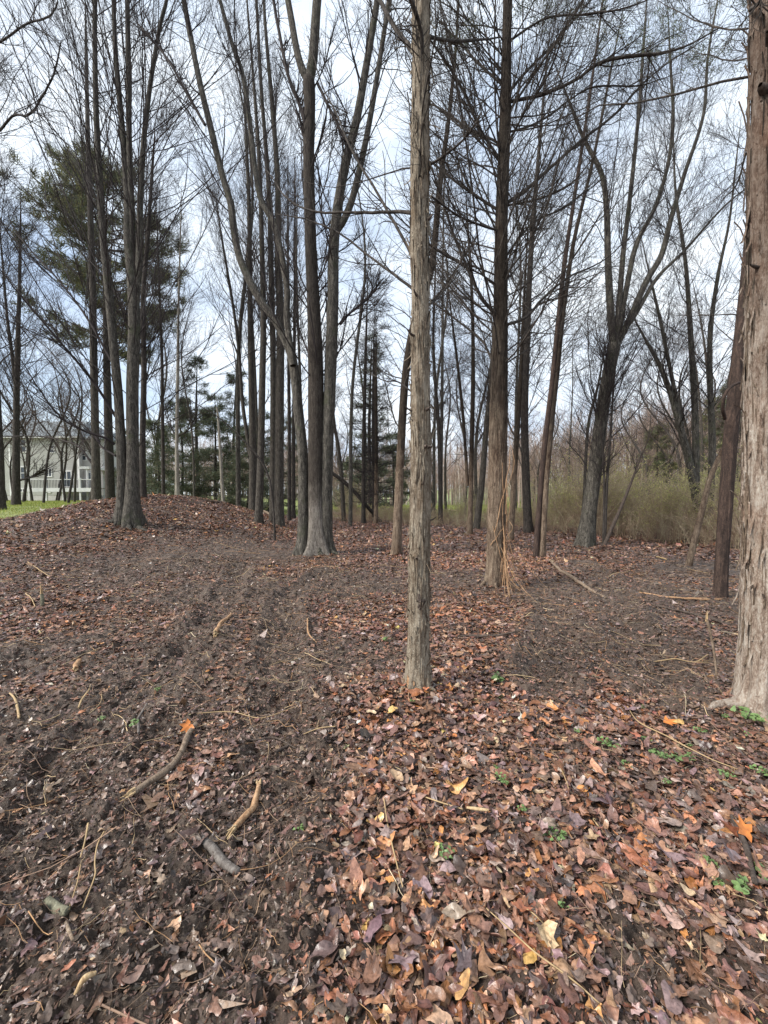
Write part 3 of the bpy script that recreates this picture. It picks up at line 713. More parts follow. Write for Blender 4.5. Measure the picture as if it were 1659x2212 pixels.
def strips(root, b, P, R, n, z0, z1, seed, mat, wd=.008, ln=.22, th=(-1.5, 1.5), off=1.04, peel=1.0):
    """shreds of loose bark, each following the stem and curling free at its ends"""
    rng = np.random.default_rng(seed); mb = MB()
    for _ in range(n):
        z = rng.uniform(z0, z1); a = rng.uniform(*th); l = ln * rng.lognormal(0, .5); V = []; pk = rng.exponential(.028) * peel; fl = rng.random() < .5; tw = rng.normal(0, .12)
        for j in range(7):
            f = j / 6; q, d, r = on_trunk(P, R, b, z + l * f, a + tw * f); s = np.array([-d[1], d[0], 0]); e = (f if fl else 1 - f)
            o = d * (r * (off - 1) + .001 + pk * max(e - .45, 0) ** 2); w_ = wd * rng.uniform(.7, 1.1) * (1 - .75 * max(e - .3, 0))
            V += [q + o - s * w_ - d * .004, q + o + d * .004, q + o + s * w_ - d * .004]
        idx = np.arange(21).reshape(7, 3); F = np.concatenate([np.stack([idx[:-1, i], idx[:-1, i + 1], idx[1:, i + 1], idx[1:, i]], -1) for i in (0, 1)])
        mb.add(V, F)
    mb.build('shredded_bark', M[mat], root, b)
strips(A_root, A_b, A_fullP, A_fullR[:, 0], 330, .05, 5.4, 2, 'cedar_pale', .006, .20, (-1.9, 1.9), 1.045, 1.8)
strips(A_root, A_b, A_fullP, A_fullR[:, 0], 150, .05, 5.4, 7, 'cedar_mid', .0035, .16, (-1.9, 1.9), 1.05, 1.6)

# --- second cedar with vine and dark tangle of dead limbs
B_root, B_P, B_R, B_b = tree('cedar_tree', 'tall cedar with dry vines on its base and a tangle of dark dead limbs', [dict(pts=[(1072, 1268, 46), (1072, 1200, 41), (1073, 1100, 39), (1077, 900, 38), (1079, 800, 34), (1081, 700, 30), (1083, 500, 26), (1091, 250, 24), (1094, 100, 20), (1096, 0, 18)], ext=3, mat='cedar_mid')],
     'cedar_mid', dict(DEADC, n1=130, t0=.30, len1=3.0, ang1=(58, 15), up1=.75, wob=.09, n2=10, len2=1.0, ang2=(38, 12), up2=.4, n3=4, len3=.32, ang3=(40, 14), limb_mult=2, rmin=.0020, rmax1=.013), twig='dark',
     limbs=[dict(pts=[(1092, 440, 10), (1130, 415, 10), (1179, 370, 9), (1259, 300, 8), (1334, 240, 7), (1379, 185, 6), (1429, 140, 5), (1529, 75, 3)], dY=.6),
            dict(pts=[(1098, 200, 8), (1149, 140, 7), (1209, 75, 6), (1269, 0, 5), (1310, -60, 3)], dY=1.2), dict(pts=[(1100, 220, 9), (1179, 200, 8), (1244, 170, 8), (1309, 132, 9), (1419, 118, 8), (1484, 100, 5), (1560, 60, 3)], dY=-.6),
            dict(pts=[(1081, 312, 7), (1019, 280, 6), (944, 230, 5), (890, 215, 3)], dY=.8), dict(pts=[(1081, 347, 8), (1039, 285, 7), (994, 190, 7), (954, 125, 6), (929, 90, 4)], dY=-.5),
            dict(pts=[(1084, 182, 7), (1029, 130, 6), (994, 90, 5), (940, 30, 3)], dY=.9), dict(pts=[(1080, 457, 8), (994, 400, 7), (929, 350, 5), (870, 320, 3)], dY=.5),
            dict(pts=[(1080, 690, 11), (1060, 665, 10), (1039, 638, 9), (999, 553, 8), (965, 460, 6), (935, 360, 4)], dY=-.6), dict(pts=[(1076, 835, 8), (1059, 768, 7), (1029, 723, 6), (934, 653, 4), (880, 630, 2)], dY=.8),
            dict(pts=[(1086, 705, 9), (1139, 683, 8), (1169, 650, 8), (1230, 600, 6), (1310, 560, 4), (1400, 470, 2)], dY=.7), dict(pts=[(1088, 600, 6), (1130, 540, 5), (1180, 440, 5), (1210, 320, 3)], dY=-.8),
            dict(pts=[(1085, 565, 7), (1150, 480, 6), (1230, 440, 5), (1300, 370, 3)], dY=1.2), dict(pts=[(1090, 330, 6), (1130, 250, 5), (1190, 150, 5), (1230, 30, 3)], dY=-1),
            dict(pts=[(1088, 445, 6), (1160, 430, 5), (1230, 400, 4), (1290, 330, 3)], dY=-1.0), dict(pts=[(1080, 500, 6), (1000, 470, 5), (930, 420, 4)], dY=-1.0), dict(pts=[(1090, 255, 7), (1180, 120, 6), (1250, 20, 5), (1280, -40, 3)], dY=-.3),
            dict(pts=[(1097, 90, 6), (1180, 40, 5), (1260, 30, 5), (1340, 20, 4), (1450, -20, 2)], dY=-.8), dict(pts=[(1090, 290, 6), (1170, 260, 5), (1270, 195, 5), (1380, 190, 4), (1470, 160, 2)], dY=.4)],
     k=110, nring=560, amp=.11, fr=4.6, fz=1.8, flute=.06, flare=.4, seed=12, knots=4)
B_fP, B_fR = resample(B_P[0], 400, B_R[0])[:2]
strips(B_root, B_b, B_fP, B_fR[:, 0], 260, .05, 5.5, 3, 'cedar_mid', .011, .34, (-1.9, 1.9), 1.06)

# --- big pale cedar at the right edge
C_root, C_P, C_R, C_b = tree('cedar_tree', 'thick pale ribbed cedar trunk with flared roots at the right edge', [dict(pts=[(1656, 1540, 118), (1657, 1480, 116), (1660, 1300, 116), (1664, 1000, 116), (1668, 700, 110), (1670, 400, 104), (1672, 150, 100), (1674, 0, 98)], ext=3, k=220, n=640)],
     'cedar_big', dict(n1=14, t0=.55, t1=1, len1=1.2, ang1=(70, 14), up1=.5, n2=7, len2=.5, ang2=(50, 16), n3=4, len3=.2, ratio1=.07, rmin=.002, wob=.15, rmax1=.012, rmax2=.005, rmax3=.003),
     limbs=[dict(pts=[(1615, 62, 6), (1570, 60, 5), (1500, 40, 4), (1420, 0, 2)], dY=.8), dict(pts=[(1612, 330, 6), (1590, 400, 5), (1560, 430, 3)], dY=.3), dict(pts=[(1622, 20, 14), (1640, 5, 10), (1650, -30, 8)], dY=-.3)],
     amp=.10, fr=5.2, fz=2.0, flute=.10, flare=.62, lobes=4, seed=23, knots=3, twig='dark')
C_fP, C_fR = resample(C_P[0], 400, C_R[0])[:2]
strips(C_root, C_b, C_fP, C_fR[:, 0], 420, .05, 5.4, 6, 'cedar_big', .012, .30, (-2.6, 1.0), 1.075, 2.0)
strips(C_root, C_b, C_fP, C_fR[:, 0], 230, .05, 5.4, 8, 'cedar_mid', .007, .26, (-2.6, 1.0), 1.075, 2.0)
for (z, th, ln, r) in ((4.05, -1.1, .07, .03), (3.35, -.5, .05, .04), (2.9, -.55, .035, .035), (4.5, -.9, .09, .022), (3.0, -1.3, .08, .012)):
    p, d, _ = on_trunk(C_P[0], C_R[0], C_b, z, th); stub(C_root, C_b, p, d, .1, ln, r, 'stick_dark', 'knot')
def roots(root, b, P, R, spec, mat):
    """surface roots: (bearing in degrees, reach, radius) from the foot of the stem"""
    for j, (deg, reach, r) in enumerate(spec):
        a = math.radians(deg); d = np.array([math.sin(a), -math.cos(a), 0]); q, _, rt = on_trunk(P, R, b, b[2] + .12, a); c = q - d * rt; pts = [c + d * max(rt - r * 1.1, 0) + np.array([0, 0, min(.30, rt * 1.6)])]
        for f, up in ((.10, .55), (.38, .35), (.7, .1), (1.0, -1.2)):
            p = c + d * (rt + reach * f) + np.array([d[1], -d[0], 0]) * reach * .16 * math.sin(3 * f + j); p[2] = float(HD(p[0:1], p[1:2])[0]) + .012 + r * up * (1 - .4 * f); pts.append(p)
        Q, ex, sl_ = resample(np.array(pts), 30, r * np.array([.9, .95, .72, .45, .2])); k = 12; aa = np.arange(k) * 6.283 / k
        th = 1 + .18 * (noise3(np.cos(aa)[None] * 2 + 9, np.sin(aa)[None] * 2 + 9 + 0 * sl_[:, None], sl_[:, None] * 9, j) - .5) * 2
        mb = MB(); V, F = tubes(Q[None], ex[:, 0][None], k, th[None]); mb.add(V, F); mb.build('root', M[mat], root, b)
roots(C_root, C_b, C_fP, C_fR[:, 0], ((-80, .34, .048), (-42, .20, .055), (-8, .16, .06), (30, .2, .055)), 'cedar_big')
roots(A_root, A_b, A_fullP, A_fullR[:, 0], ((-62, .07, .026), (55, .08, .026), (5, .04, .024)), 'cedar_pale')
roots(B_root, B_b, B_fP, B_fR[:, 0], ((-70, .16, .05), (-15, .10, .05), (48, .16, .05)), 'cedar_mid')

# --- triple stemmed maple left of the middle
D_root, D_P, D_R, D_b = tree('maple_tree', 'maple clump with a pale grey front stem and one stem sweeping far to the left',
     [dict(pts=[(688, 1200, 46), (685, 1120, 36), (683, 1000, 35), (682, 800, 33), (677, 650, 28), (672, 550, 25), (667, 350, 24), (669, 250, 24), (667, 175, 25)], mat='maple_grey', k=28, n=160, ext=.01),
      dict(pts=[(667, 178, 17), (645, 125, 15), (622, 0, 13)], ext=5, foot=False), dict(pts=[(667, 178, 21), (676, 125, 20), (685, 0, 18)], ext=6, foot=False),
      dict(pts=[(703, 1197, 30), (706, 1000, 27), (714, 800, 26), (719, 650, 25), (720, 550, 23), (727, 465, 21), (745, 360, 19), (770, 260, 17), (790, 150, 15), (811, 25, 13), (818, -20, 12)], ext=5, k=24),
      dict(pts=[(727, 500, 15), (745, 470, 15), (765, 415, 14), (795, 280, 12), (825, 100, 10), (840, 0, 9)], ext=4, foot=False),
      dict(pts=[(655, 1176, 25), (655, 1003, 23), (646, 903, 22), (633, 783, 20), (615, 733, 17), (595, 693, 17), (565, 653, 17), (535, 598, 17), (515, 548, 16), (503, 480, 16), (498, 438, 15), (478, 370, 14), (455, 275, 14), (432, 180, 13), (412, 80, 12), (397, 0, 11)], ext=4, dY=.8, k=24),
      dict(pts=[(633, 790, 14), (620, 693, 14), (620, 628, 13), (608, 553, 14), (590, 480, 13), (560, 420, 11), (540, 270, 11), (525, 165, 10), (500, 90, 9), (475, 0, 8)], ext=4, foot=False, dY=1.5)],
     'maple', dict(MAPLE, n1=26, t0=.38, len1=2.4, ang1=(36, 11), n2=10, len2=1.0, n3=6, len3=.42, rmin=.0026, rmax1=.016, limb_mult=3),
     limbs=[dict(pts=[(443, 270, 8), (412, 215, 8), (375, 145, 7), (340, 95, 6), (300, 50, 5)], dY=.5), dict(pts=[(735, 700, 8), (752, 680, 6), (800, 640, 5), (829, 600, 3)], dY=.5), dict(pts=[(668, 400, 10), (655, 260, 10), (620, 150, 9), (590, -10, 8)], dY=.5),
            dict(pts=[(686, 180, 8), (720, 250, 7), (750, 310, 7), (790, 380, 5)], dY=-.6)],
     seed=31, amp=.08, flare=.75, nring=110)
roots(D_root, D_b, D_P[0], D_R[0], ((-75, .3, .09), (-25, .2, .08), (20, .16, .08)), 'maple')
roots(D_root, D_b, D_P[3], D_R[3], ((60, .3, .08),), 'maple')

# --- double trunk on the leafy mound
E_root, E_P, E_R, E_b = tree('maple_tree', 'dark twin trunked maple standing on the leafy mound at the left',
     [dict(pts=[(264, 1110, 27), (263, 1000, 23), (255, 850, 21), (243, 720, 20), (232, 600, 19), (222, 500, 17), (215, 380, 15), (208, 250, 13), (205, 100, 11), (205, 0, 10)], ext=5),
      dict(pts=[(285, 1111, 36), (287, 1000, 29), (286, 850, 28), (290, 700, 27), (286, 600, 25), (278, 520, 22), (275, 420, 17), (266, 300, 14), (250, 120, 11), (245, 0, 9)], ext=5),
      dict(pts=[(284, 600, 16), (284, 480, 15), (279, 300, 13), (277, 120, 12), (275, 0, 10)], ext=5, foot=False),
      dict(pts=[(290, 700, 17), (300, 560, 15), (303, 440, 14), (310, 310, 12), (325, 180, 10), (345, 60, 8), (360, 0, 7)], ext=4, foot=False)],
     'maple', dict(MAPLE, n1=50, t0=.12, len1=6.8, ang1=(41, 11), up1=.5, wob=.07, n2=10, len2=1.7, ang2=(28, 9), n3=5, len3=.7, rmin=.0026, rmax1=.0125),
     limbs=[dict(pts=[(248, 960, 8), (225, 945, 7), (180, 930, 6), (120, 890, 5), (40, 770, 3)], dY=-.8), dict(pts=[(250, 985, 7), (220, 965, 6), (205, 940, 5), (140, 880, 4)], dY=.8), dict(pts=[(250, 900, 9), (205, 830, 8), (150, 760, 7), (60, 660, 5), (-20, 560, 3)], dY=-1.2),
            dict(pts=[(240, 780, 8), (190, 690, 7), (120, 600, 6), (30, 500, 4)], dY=.8)],
     Y=11.9, seed=41, amp=.08, flare=.75, k=22, nring=90)
roots(E_root, E_b, E_P[0], E_R[0], ((-60, .3, .09), (-10, .2, .08)), 'maple')
roots(E_root, E_b, E_P[1], E_R[1], ((70, .5, .10), (25, .35, .09)), 'maple')

def simple(name, label, pts, mat, crown, Y=None, **kw):
    return tree(name, label, pts, mat, crown, Y=Y, **kw)[0]

sm = dict(MAPLE, n1=40, n2=9, n3=6)
simple('maple_tree', 'straight dark trunk just left of the twin trunked maple on the mound', [dict(pts=[(208, 1064, 23), (206, 950, 19), (203, 800, 18), (198, 550, 15), (190, 300, 11), (186, 100, 7)])], 'maple_warm', dict(sm, n1=48, t0=.2, len1=5.5, rmin=.0048), Y=19, seed=51,
       limbs=[dict(pts=[(200, 1003, 6), (170, 965, 6), (130, 950, 5), (80, 942, 4), (0, 942, 3)], dY=1)])
simple('maple_tree', 'dark bare tree standing on the lawn in front of the pale house', [dict(pts=[(35, 1072, 21), (35, 950, 17), (36, 850, 15), (38, 750, 12), (42, 620, 9), (44, 500, 5)]), dict(pts=[(36, 860, 10), (28, 780, 9), (15, 680, 7), (5, 560, 5)], foot=False)], 'dark', dict(sm, n1=42, t0=.25, len1=3.8, rmin=.0065, ang1=(42, 12)), Y=22, seed=52,
       limbs=[dict(pts=[(44, 1037, 7), (70, 1030, 6), (97, 1015, 4)], dY=0)])
simple('maple_tree', 'dark trunk cut by the left edge with bare crooked limbs above', [dict(pts=[(2, 1075, 22), (-2, 950, 19), (-12, 780, 16), (-40, 500, 14), (-60, 250, 11), (-70, 0, 9)], ext=2)], 'dark', dict(sm, n1=34, t0=.3, len1=3.0, rmin=.0055, ang1=(48, 14)), Y=15, seed=53,
       limbs=[dict(pts=[(-55, 330, 10), (0, 282, 8), (32, 250, 7), (62, 247, 7), (92, 205, 6), (120, 150, 5), (132, 90, 3)], dY=-2), dict(pts=[(-60, 120, 8), (0, 90, 7), (50, 52, 6), (105, 30, 5), (122, 0, 4)], dY=-2)])
simple('maple_tree', 'dark trunk close behind the right side of the twin trunked maple', [dict(pts=[(309, 1058, 15), (308, 950, 14), (311, 800, 13), (309, 650, 11), (320, 500, 9), (330, 350, 6)])], 'dark', dict(sm, len1=2.6, rmin=.0055), Y=16, seed=54)
simple('maple_tree', 'slim dark trunk between the mound maple and the pale trunk', [[(353, 1064, 9), (351, 900, 8), (350, 780, 7), (345, 640, 5), (340, 500, 3)]], 'dark', dict(sm, n1=24, t0=.3, len1=2.2, rmin=.006), Y=21, seed=55)
simple('maple_tree', 'slim pale trunk with a low fork rising behind the mound', [[(383, 1072, 11), (382, 940, 8), (384, 800, 7), (386, 650, 5), (390, 500, 3)]], 'pale_bark', dict(sm, n1=24, t0=.3, len1=1.7, rmin=.005), Y=20, seed=56,
       limbs=[dict(pts=[(386, 942, 4), (405, 930, 4), (420, 905, 3), (428, 880, 2)], dY=0, mat='dark'), dict(pts=[(380, 942, 4), (365, 915, 3), (352, 880, 2)], dY=0, mat='dark')])
simple('dead_tree', 'thin leaning grey pole with a snapped top before the evergreens', [[(482, 1084, 8), (476, 980, 6), (471, 900, 5), (468, 880, 3)]], 'pale_bark', None, Y=23, seed=57, flare=.2)
simple('maple_tree', 'trunk with a low side stem at the right end of the evergreens', [dict(pts=[(546, 1086, 18), (546, 960, 16), (543, 820, 14), (540, 640, 12), (538, 450, 9), (530, 260, 6)]), dict(pts=[(541, 985, 9), (524, 870, 8), (512, 720, 7), (480, 520, 5)], foot=False)], 'maple_warm', dict(sm, n1=30, len1=3, rmin=.005), Y=20, seed=58)
simple('maple_tree', 'straight trunk with a rounded foot beside the fallen log', [dict(pts=[(559, 1113, 18), (563, 1000, 16), (566, 850, 15), (569, 700, 13), (566, 540, 11), (560, 350, 9), (548, 180, 6), (535, 20, 4)])], 'maple_warm', dict(sm, n1=36, len1=2.8, rmin=.0042), seed=59, Y=16.3)
simple('maple_tree', 'straight brown trunk half hiding its twin just left of the maple clump', [dict(pts=[(602, 1137, 24), (603, 1000, 21), (604, 850, 20), (606, 700, 17), (601, 560, 15), (600, 400, 12), (590, 250, 10), (575, 80, 7), (570, 0, 6)], ext=3), dict(pts=[(589, 1112, 15), (590, 950, 14), (590, 780, 13), (586, 600, 12), (580, 400, 10), (565, 200, 8), (555, 20, 6)], Y=17.5)], 'maple_warm', dict(sm, n1=34, len1=2.5, rmin=.0038), seed=60)
for (u0, v0, u1, lab, sd, yy) in ((625, 1106, 622, 'thin dark trunk seen just left of the sweeping maple stem', 61, 19), (634, 1100, 637, 'thin trunk peeping out beside the foot of the sweeping maple stem', 62, 21)):
    simple('maple_tree', lab, [[(u0, v0, 9), (u0, 950, 8), ((u0 + u1) / 2, 780, 7), (u1, 600, 6), (u1, 420, 3)]], 'dark', dict(sm, n1=22, len1=1.8, rmin=.005), Y=yy, seed=sd)
simple('maple_tree', 'thin crooked tree leaning left behind the maple clump', [[(742, 1108, 10), (738, 1030, 9), (730, 960, 8), (722, 915, 7), (712, 800, 5), (705, 650, 3)]], 'maple_warm', dict(sm, n1=20, len1=1.6, rmin=.006), Y=24, seed=63)
simple('cedar_tree', 'brown cedar leaning right to pass behind the slim pale cedar', [dict(pts=[(856, 1198, 22), (861, 1080, 19), (867, 950, 18), (874, 830, 17), (886, 740, 16), (905, 660, 16), (930, 590, 15), (941, 500, 14), (950, 400, 12), (970, 250, 9), (985, 100, 6), (990, 0, 5)], ext=2)], 'cedar_mid', dict(DEADC, n1=80, t0=.2, len1=1.5, rmin=.003), seed=64, twig='dark', amp=.09,
       limbs=[dict(pts=[(934, 650, 8), (960, 620, 7), (1000, 560, 5), (1030, 510, 3)], dY=.5), dict(pts=[(868, 930, 4), (850, 900, 4), (825, 800, 2)], dY=.5)])
def spruce(label, pts, Y, seed, cr, name='spruce_tree', fol=None, mat='dark'):
    t, SP, SR, b = tree(name, label, pts, mat, cr, Y=Y, seed=seed, twig='twig')
    return t, SP, SR, b
dead = dict(DEADC, n1=90, t0=.12, len1=1.5, ang1=(78, 10), up1=.25, n2=7, len2=.5, n3=4, len3=.25, rmin=.006, ratio1=.2, rmax1=.02)
simple('spruce_tree', 'thin dead limbed spruce trunk left of a close pair in the clearing edge', [[(785, 1131, 10), (786, 950, 9), (789, 800, 7), (792, 690, 4), (794, 620, 2)]], 'dark', dead, seed=65)
simple('spruce_tree', 'left trunk of the close spruce pair with dead side twigs', [[(807, 1112, 8), (806, 950, 7), (807, 800, 6), (808, 720, 3)]], 'dark', dead, Y=23, seed=66)
simple('spruce_tree', 'paler right trunk of the close spruce pair with dead side twigs', [[(812, 1132, 10), (813, 980, 8), (812, 850, 7), (812, 760, 4), (812, 700, 2)]], 'cedar_mid', dead, seed=67)
simple('maple_tree', 'dark slender tree seen just right of the slim pale cedar', [[(952, 1135, 11), (951, 1030, 10), (948, 930, 9), (942, 850, 8), (936, 740, 6), (940, 600, 4)]], 'dark', dict(sm, n1=26, len1=1.9, rmin=.005, t0=.25), seed=68)
simple('cedar_tree', 'slim brown cedar midway between the two largest middle cedars', [dict(pts=[(1015, 1156, 13), (1017, 1050, 11), (1020, 920, 10), (1022, 800, 9), (1020, 650, 7), (1010, 480, 4)]), dict(pts=[(1010, 1050, 7), (1002, 920, 7), (990, 800, 6), (975, 680, 4)], foot=False)], 'cedar_mid', dict(DEADC, n1=70, t0=.25, len1=1.4, rmin=.004), seed=69)
simple('maple_tree', 'grey leaning stem behind the vine covered cedar', [[(1030, 1135, 15), (1042, 1030, 14), (1050, 930, 12), (1062, 800, 9), (1080, 620, 6)]], 'maple_warm', dict(sm, n1=26, len1=1.8, rmin=.005), Y=18, seed=70)
simple('cedar_tree', 'slim pale cedar stem right of the vine covered cedar', [[(1103, 1168, 13), (1108, 1080, 12), (1114, 980, 12), (1121, 870, 11), (1126, 780, 9), (1132, 650, 6), (1140, 500, 3)]], 'cedar_mid', dict(DEADC, n1=70, t0=.3, len1=1.5, rmin=.004), seed=71)
simple('maple_tree', 'straight black trunk at the thicket edge behind the slim pale cedar stem', [dict(pts=[(1141, 1150, 20), (1136, 1020, 18), (1133, 880, 17), (1138, 750, 15), (1143, 620, 13), (1150, 500, 11), (1162, 350, 8), (1180, 150, 5)])], 'dark', dict(sm, n1=40, t0=.25, len1=2.5, rmin=.0042, ang1=(45, 12)), seed=72)
simple('cedar_tree', 'joined pair of leaning cedar stems, one red and one pale', [dict(pts=[(1157, 1205, 13), (1168, 1050, 12), (1180, 930, 12), (1193, 820, 11), (1205, 700, 11), (1222, 550, 10), (1245, 400, 8), (1275, 200, 6), (1300, 20, 4)], mat='cedar_red'), dict(pts=[(1171, 1201, 16), (1178, 1060, 15), (1189, 930, 14), (1203, 800, 13), (1216, 680, 11), (1240, 520, 9), (1280, 350, 7), (1320, 150, 5)])], 'cedar_mid', dict(DEADC, n1=75, t0=.3, len1=1.9, ang1=(55, 14), rmin=.0032), seed=73, twig='dark', amp=.08)
simple('maple_tree', 'big maple leaning right and forking into a fan of stems',
     [dict(pts=[(1264, 1181, 40), (1272, 1110, 34), (1282, 1040, 32), (1293, 950, 30), (1305, 860, 29), (1318, 790, 29), (1328, 745, 28)], k=24, n=110, ext=.01),
      dict(pts=[(1326, 760, 18), (1318, 660, 17), (1313, 553, 15), (1310, 450, 13), (1299, 375, 11), (1259, 295, 8), (1230, 220, 5)], foot=False),
      dict(pts=[(1328, 750, 14), (1338, 650, 13), (1346, 550, 12), (1364, 400, 10), (1379, 250, 8), (1390, 100, 6)], foot=False, ext=2),
      dict(pts=[(1330, 745, 14), (1350, 640, 13), (1374, 530, 12), (1414, 450, 10), (1444, 350, 9), (1454, 250, 8), (1449, 150, 6)], foot=False, ext=2),
      dict(pts=[(1330, 748, 18), (1360, 690, 16), (1395, 610, 15), (1429, 550, 14), (1450, 470, 12), (1479, 375, 10), (1519, 250, 8), (1529, 125, 6), (1550, 0, 4)], foot=False, ext=2),
      dict(pts=[(1338, 728, 12), (1372, 680, 11), (1420, 600, 9), (1480, 540, 7), (1560, 450, 5), (1620, 400, 3)], foot=False)],
     'maple', dict(MAPLE, n1=26, t0=.25, len1=2.3, n2=10, len2=1.0, n3=6, len3=.42, rmin=.0028, rmax1=.014), seed=74, amp=.06, flare=.4)
simple('sapling', 'thin crooked sapling hugging the left side of the leaning maple', [[(1254, 1165, 8), (1261, 1080, 7), (1266, 980, 7), (1272, 910, 7), (1290, 840, 6), (1298, 800, 4)]], 'maple_warm', dict(sm, n1=8, len1=.8, rmin=.004), seed=75)
simple('sapling', 'pair of straight black saplings right of the leaning maple', [dict(pts=[(1306, 1182, 8), (1310, 1060, 7), (1318, 950, 6), (1325, 840, 4), (1335, 720, 2)]), dict(pts=[(1303, 1180, 6), (1305, 1040, 5), (1299, 930, 3), (1298, 850, 2)])], 'dark', dict(sm, n1=16, t0=.3, len1=.9, rmin=.0035, n3=3), seed=76, flare=.2)
simple('dead_tree', 'black dead pole leaning right against the thicket beside the saplings', [[(1303, 1183, 9), (1322, 1140, 9), (1346, 1085, 8), (1372, 1020, 5)]], 'stick_dark', dict(n1=5, t0=.5, t1=.9, len1=.6, ang1=(35, 8), n2=2, n3=0, len2=.2, rmin=.004), seed=77, flare=.1)
simple('maple_tree', 'mossy many stemmed tree in the thicket behind the dark red trunk',
     [dict(pts=[(1518, 1165, 26), (1510, 1110, 24), (1500, 1050, 23), (1487, 990, 19), (1474, 940, 17), (1455, 870, 14), (1430, 800, 11), (1395, 735, 7)]),
      dict(pts=[(1503, 1060, 19), (1503, 960, 17), (1501, 878, 16), (1495, 778, 14), (1489, 678, 12), (1480, 560, 9), (1460, 420, 6), (1455, 300, 3)], foot=False),
      dict(pts=[(1532, 1165, 18), (1535, 1060, 17), (1539, 960, 16), (1535, 853, 14), (1534, 728, 12), (1550, 600, 9), (1575, 480, 6), (1590, 350, 4)]),
      dict(pts=[(1484, 975, 10), (1465, 880, 10), (1440, 760, 9), (1428, 700, 8), (1405, 600, 5)], foot=False)],
     'maple', dict(MAPLE, n1=28, t0=.3, len1=2.4, ang1=(44, 12), n2=9, len2=1.0, rmin=.0034, wob=.11), seed=78)
AB_root, AB_P, AB_R, AB_b = tree('cedar_tree', 'dark red barked trunk standing just left of the thick pale cedar', [dict(pts=[(1555, 1293, 33), (1560, 1200, 32), (1567, 1100, 33), (1577, 960, 34), (1586, 860, 33), (1598, 740, 30), (1612, 600, 27), (1630, 400, 24), (1645, 200, 20)], ext=2)], 'cedar_red', dict(DEADC, n1=30, t0=.4, len1=1.2, rmin=.003), seed=79, k=48, nring=240, amp=.09, fz=1.0, flare=.2, twig='dark')
simple('dead_tree', 'split grey dead trunk leaning right beside the dark red trunk', [[(1488, 1222, 17), (1497, 1180, 16), (1512, 1120, 15), (1532, 1040, 13), (1548, 1000, 12), (1566, 960, 10), (1590, 900, 7)]], 'cedar_mid', None, seed=80, flare=.1, amp=.12)
simple('dead_tree', 'fallen trunk propped at a slant behind the maple clump', [[(786, 1086, 8), (765, 1062, 8), (742, 1040, 9), (712, 1018, 8), (690, 1000, 7)]], 'dark', None, Y=22, seed=81, flare=0)
simple('dead_tree', 'yellow broken snag with a flat top behind the slim pale cedar', [[(931, 1100, 7), (931, 1075, 7), (932, 1052, 7)]], 'wood', None, Y=30, seed=82, flare=.1)
# the low bowed sapling arching left over the mound
simple('sapling', 'whip thin sapling bowed in an arc to the left over the mound', [[(594, 1185, 6), (592, 1120, 5), (585, 1050, 5), (572, 1010, 4.5), (548, 975, 4), (510, 935, 3), (470, 900, 2.5), (430, 876, 2)]], 'dark', dict(n1=7, t0=.2, t1=.95, len1=.5, n2=3, len2=.2, n3=0, rmin=.003), Y=12.6, seed=83, flare=0)

# ------------------------------------------------------------------ evergreen foliage
def needles(P, n, length, width, rng, pal, spread, up=.3):
    """n slivers around polylines P (N,m,3)"""
    N_, m, _ = P.shape
    j = rng.integers(0, N_, n); f = rng.uniform(.2, 1, n) * (m - 1); i = np.minimum(f.astype(int), m - 2); fr = (f - i)[:, None]
    b = P[j, i] * (1 - fr) + P[j, i + 1] * fr + rng.normal(0, spread, (n, 3))
    T = norm(P[j, i + 1] - P[j, i])
    d = norm(T * .8 + rng.normal(0, .7, (n, 3)) + np.array([0, 0, up])); s = norm(np.cross(d, rng.normal(0, 1, (n, 3))))
    l = (length * rng.lognormal(0, .3, n))[:, None]; w_ = width
    V = np.stack([b - s * w_, b + s * w_, b + d * l * .6 + s * w_ * .8, b + d * l], 1)
    F = (np.arange(n)[:, None, None] * 4 + np.array([[0, 1, 2], [0, 2, 3]])[None]).reshape(-1, 3)
    c = pal[rng.integers(0, len(pal), n)] * rng.lognormal(0, .25, n)[:, None]
    return V.reshape(-1, 3), F, np.repeat(c, 4, 0)

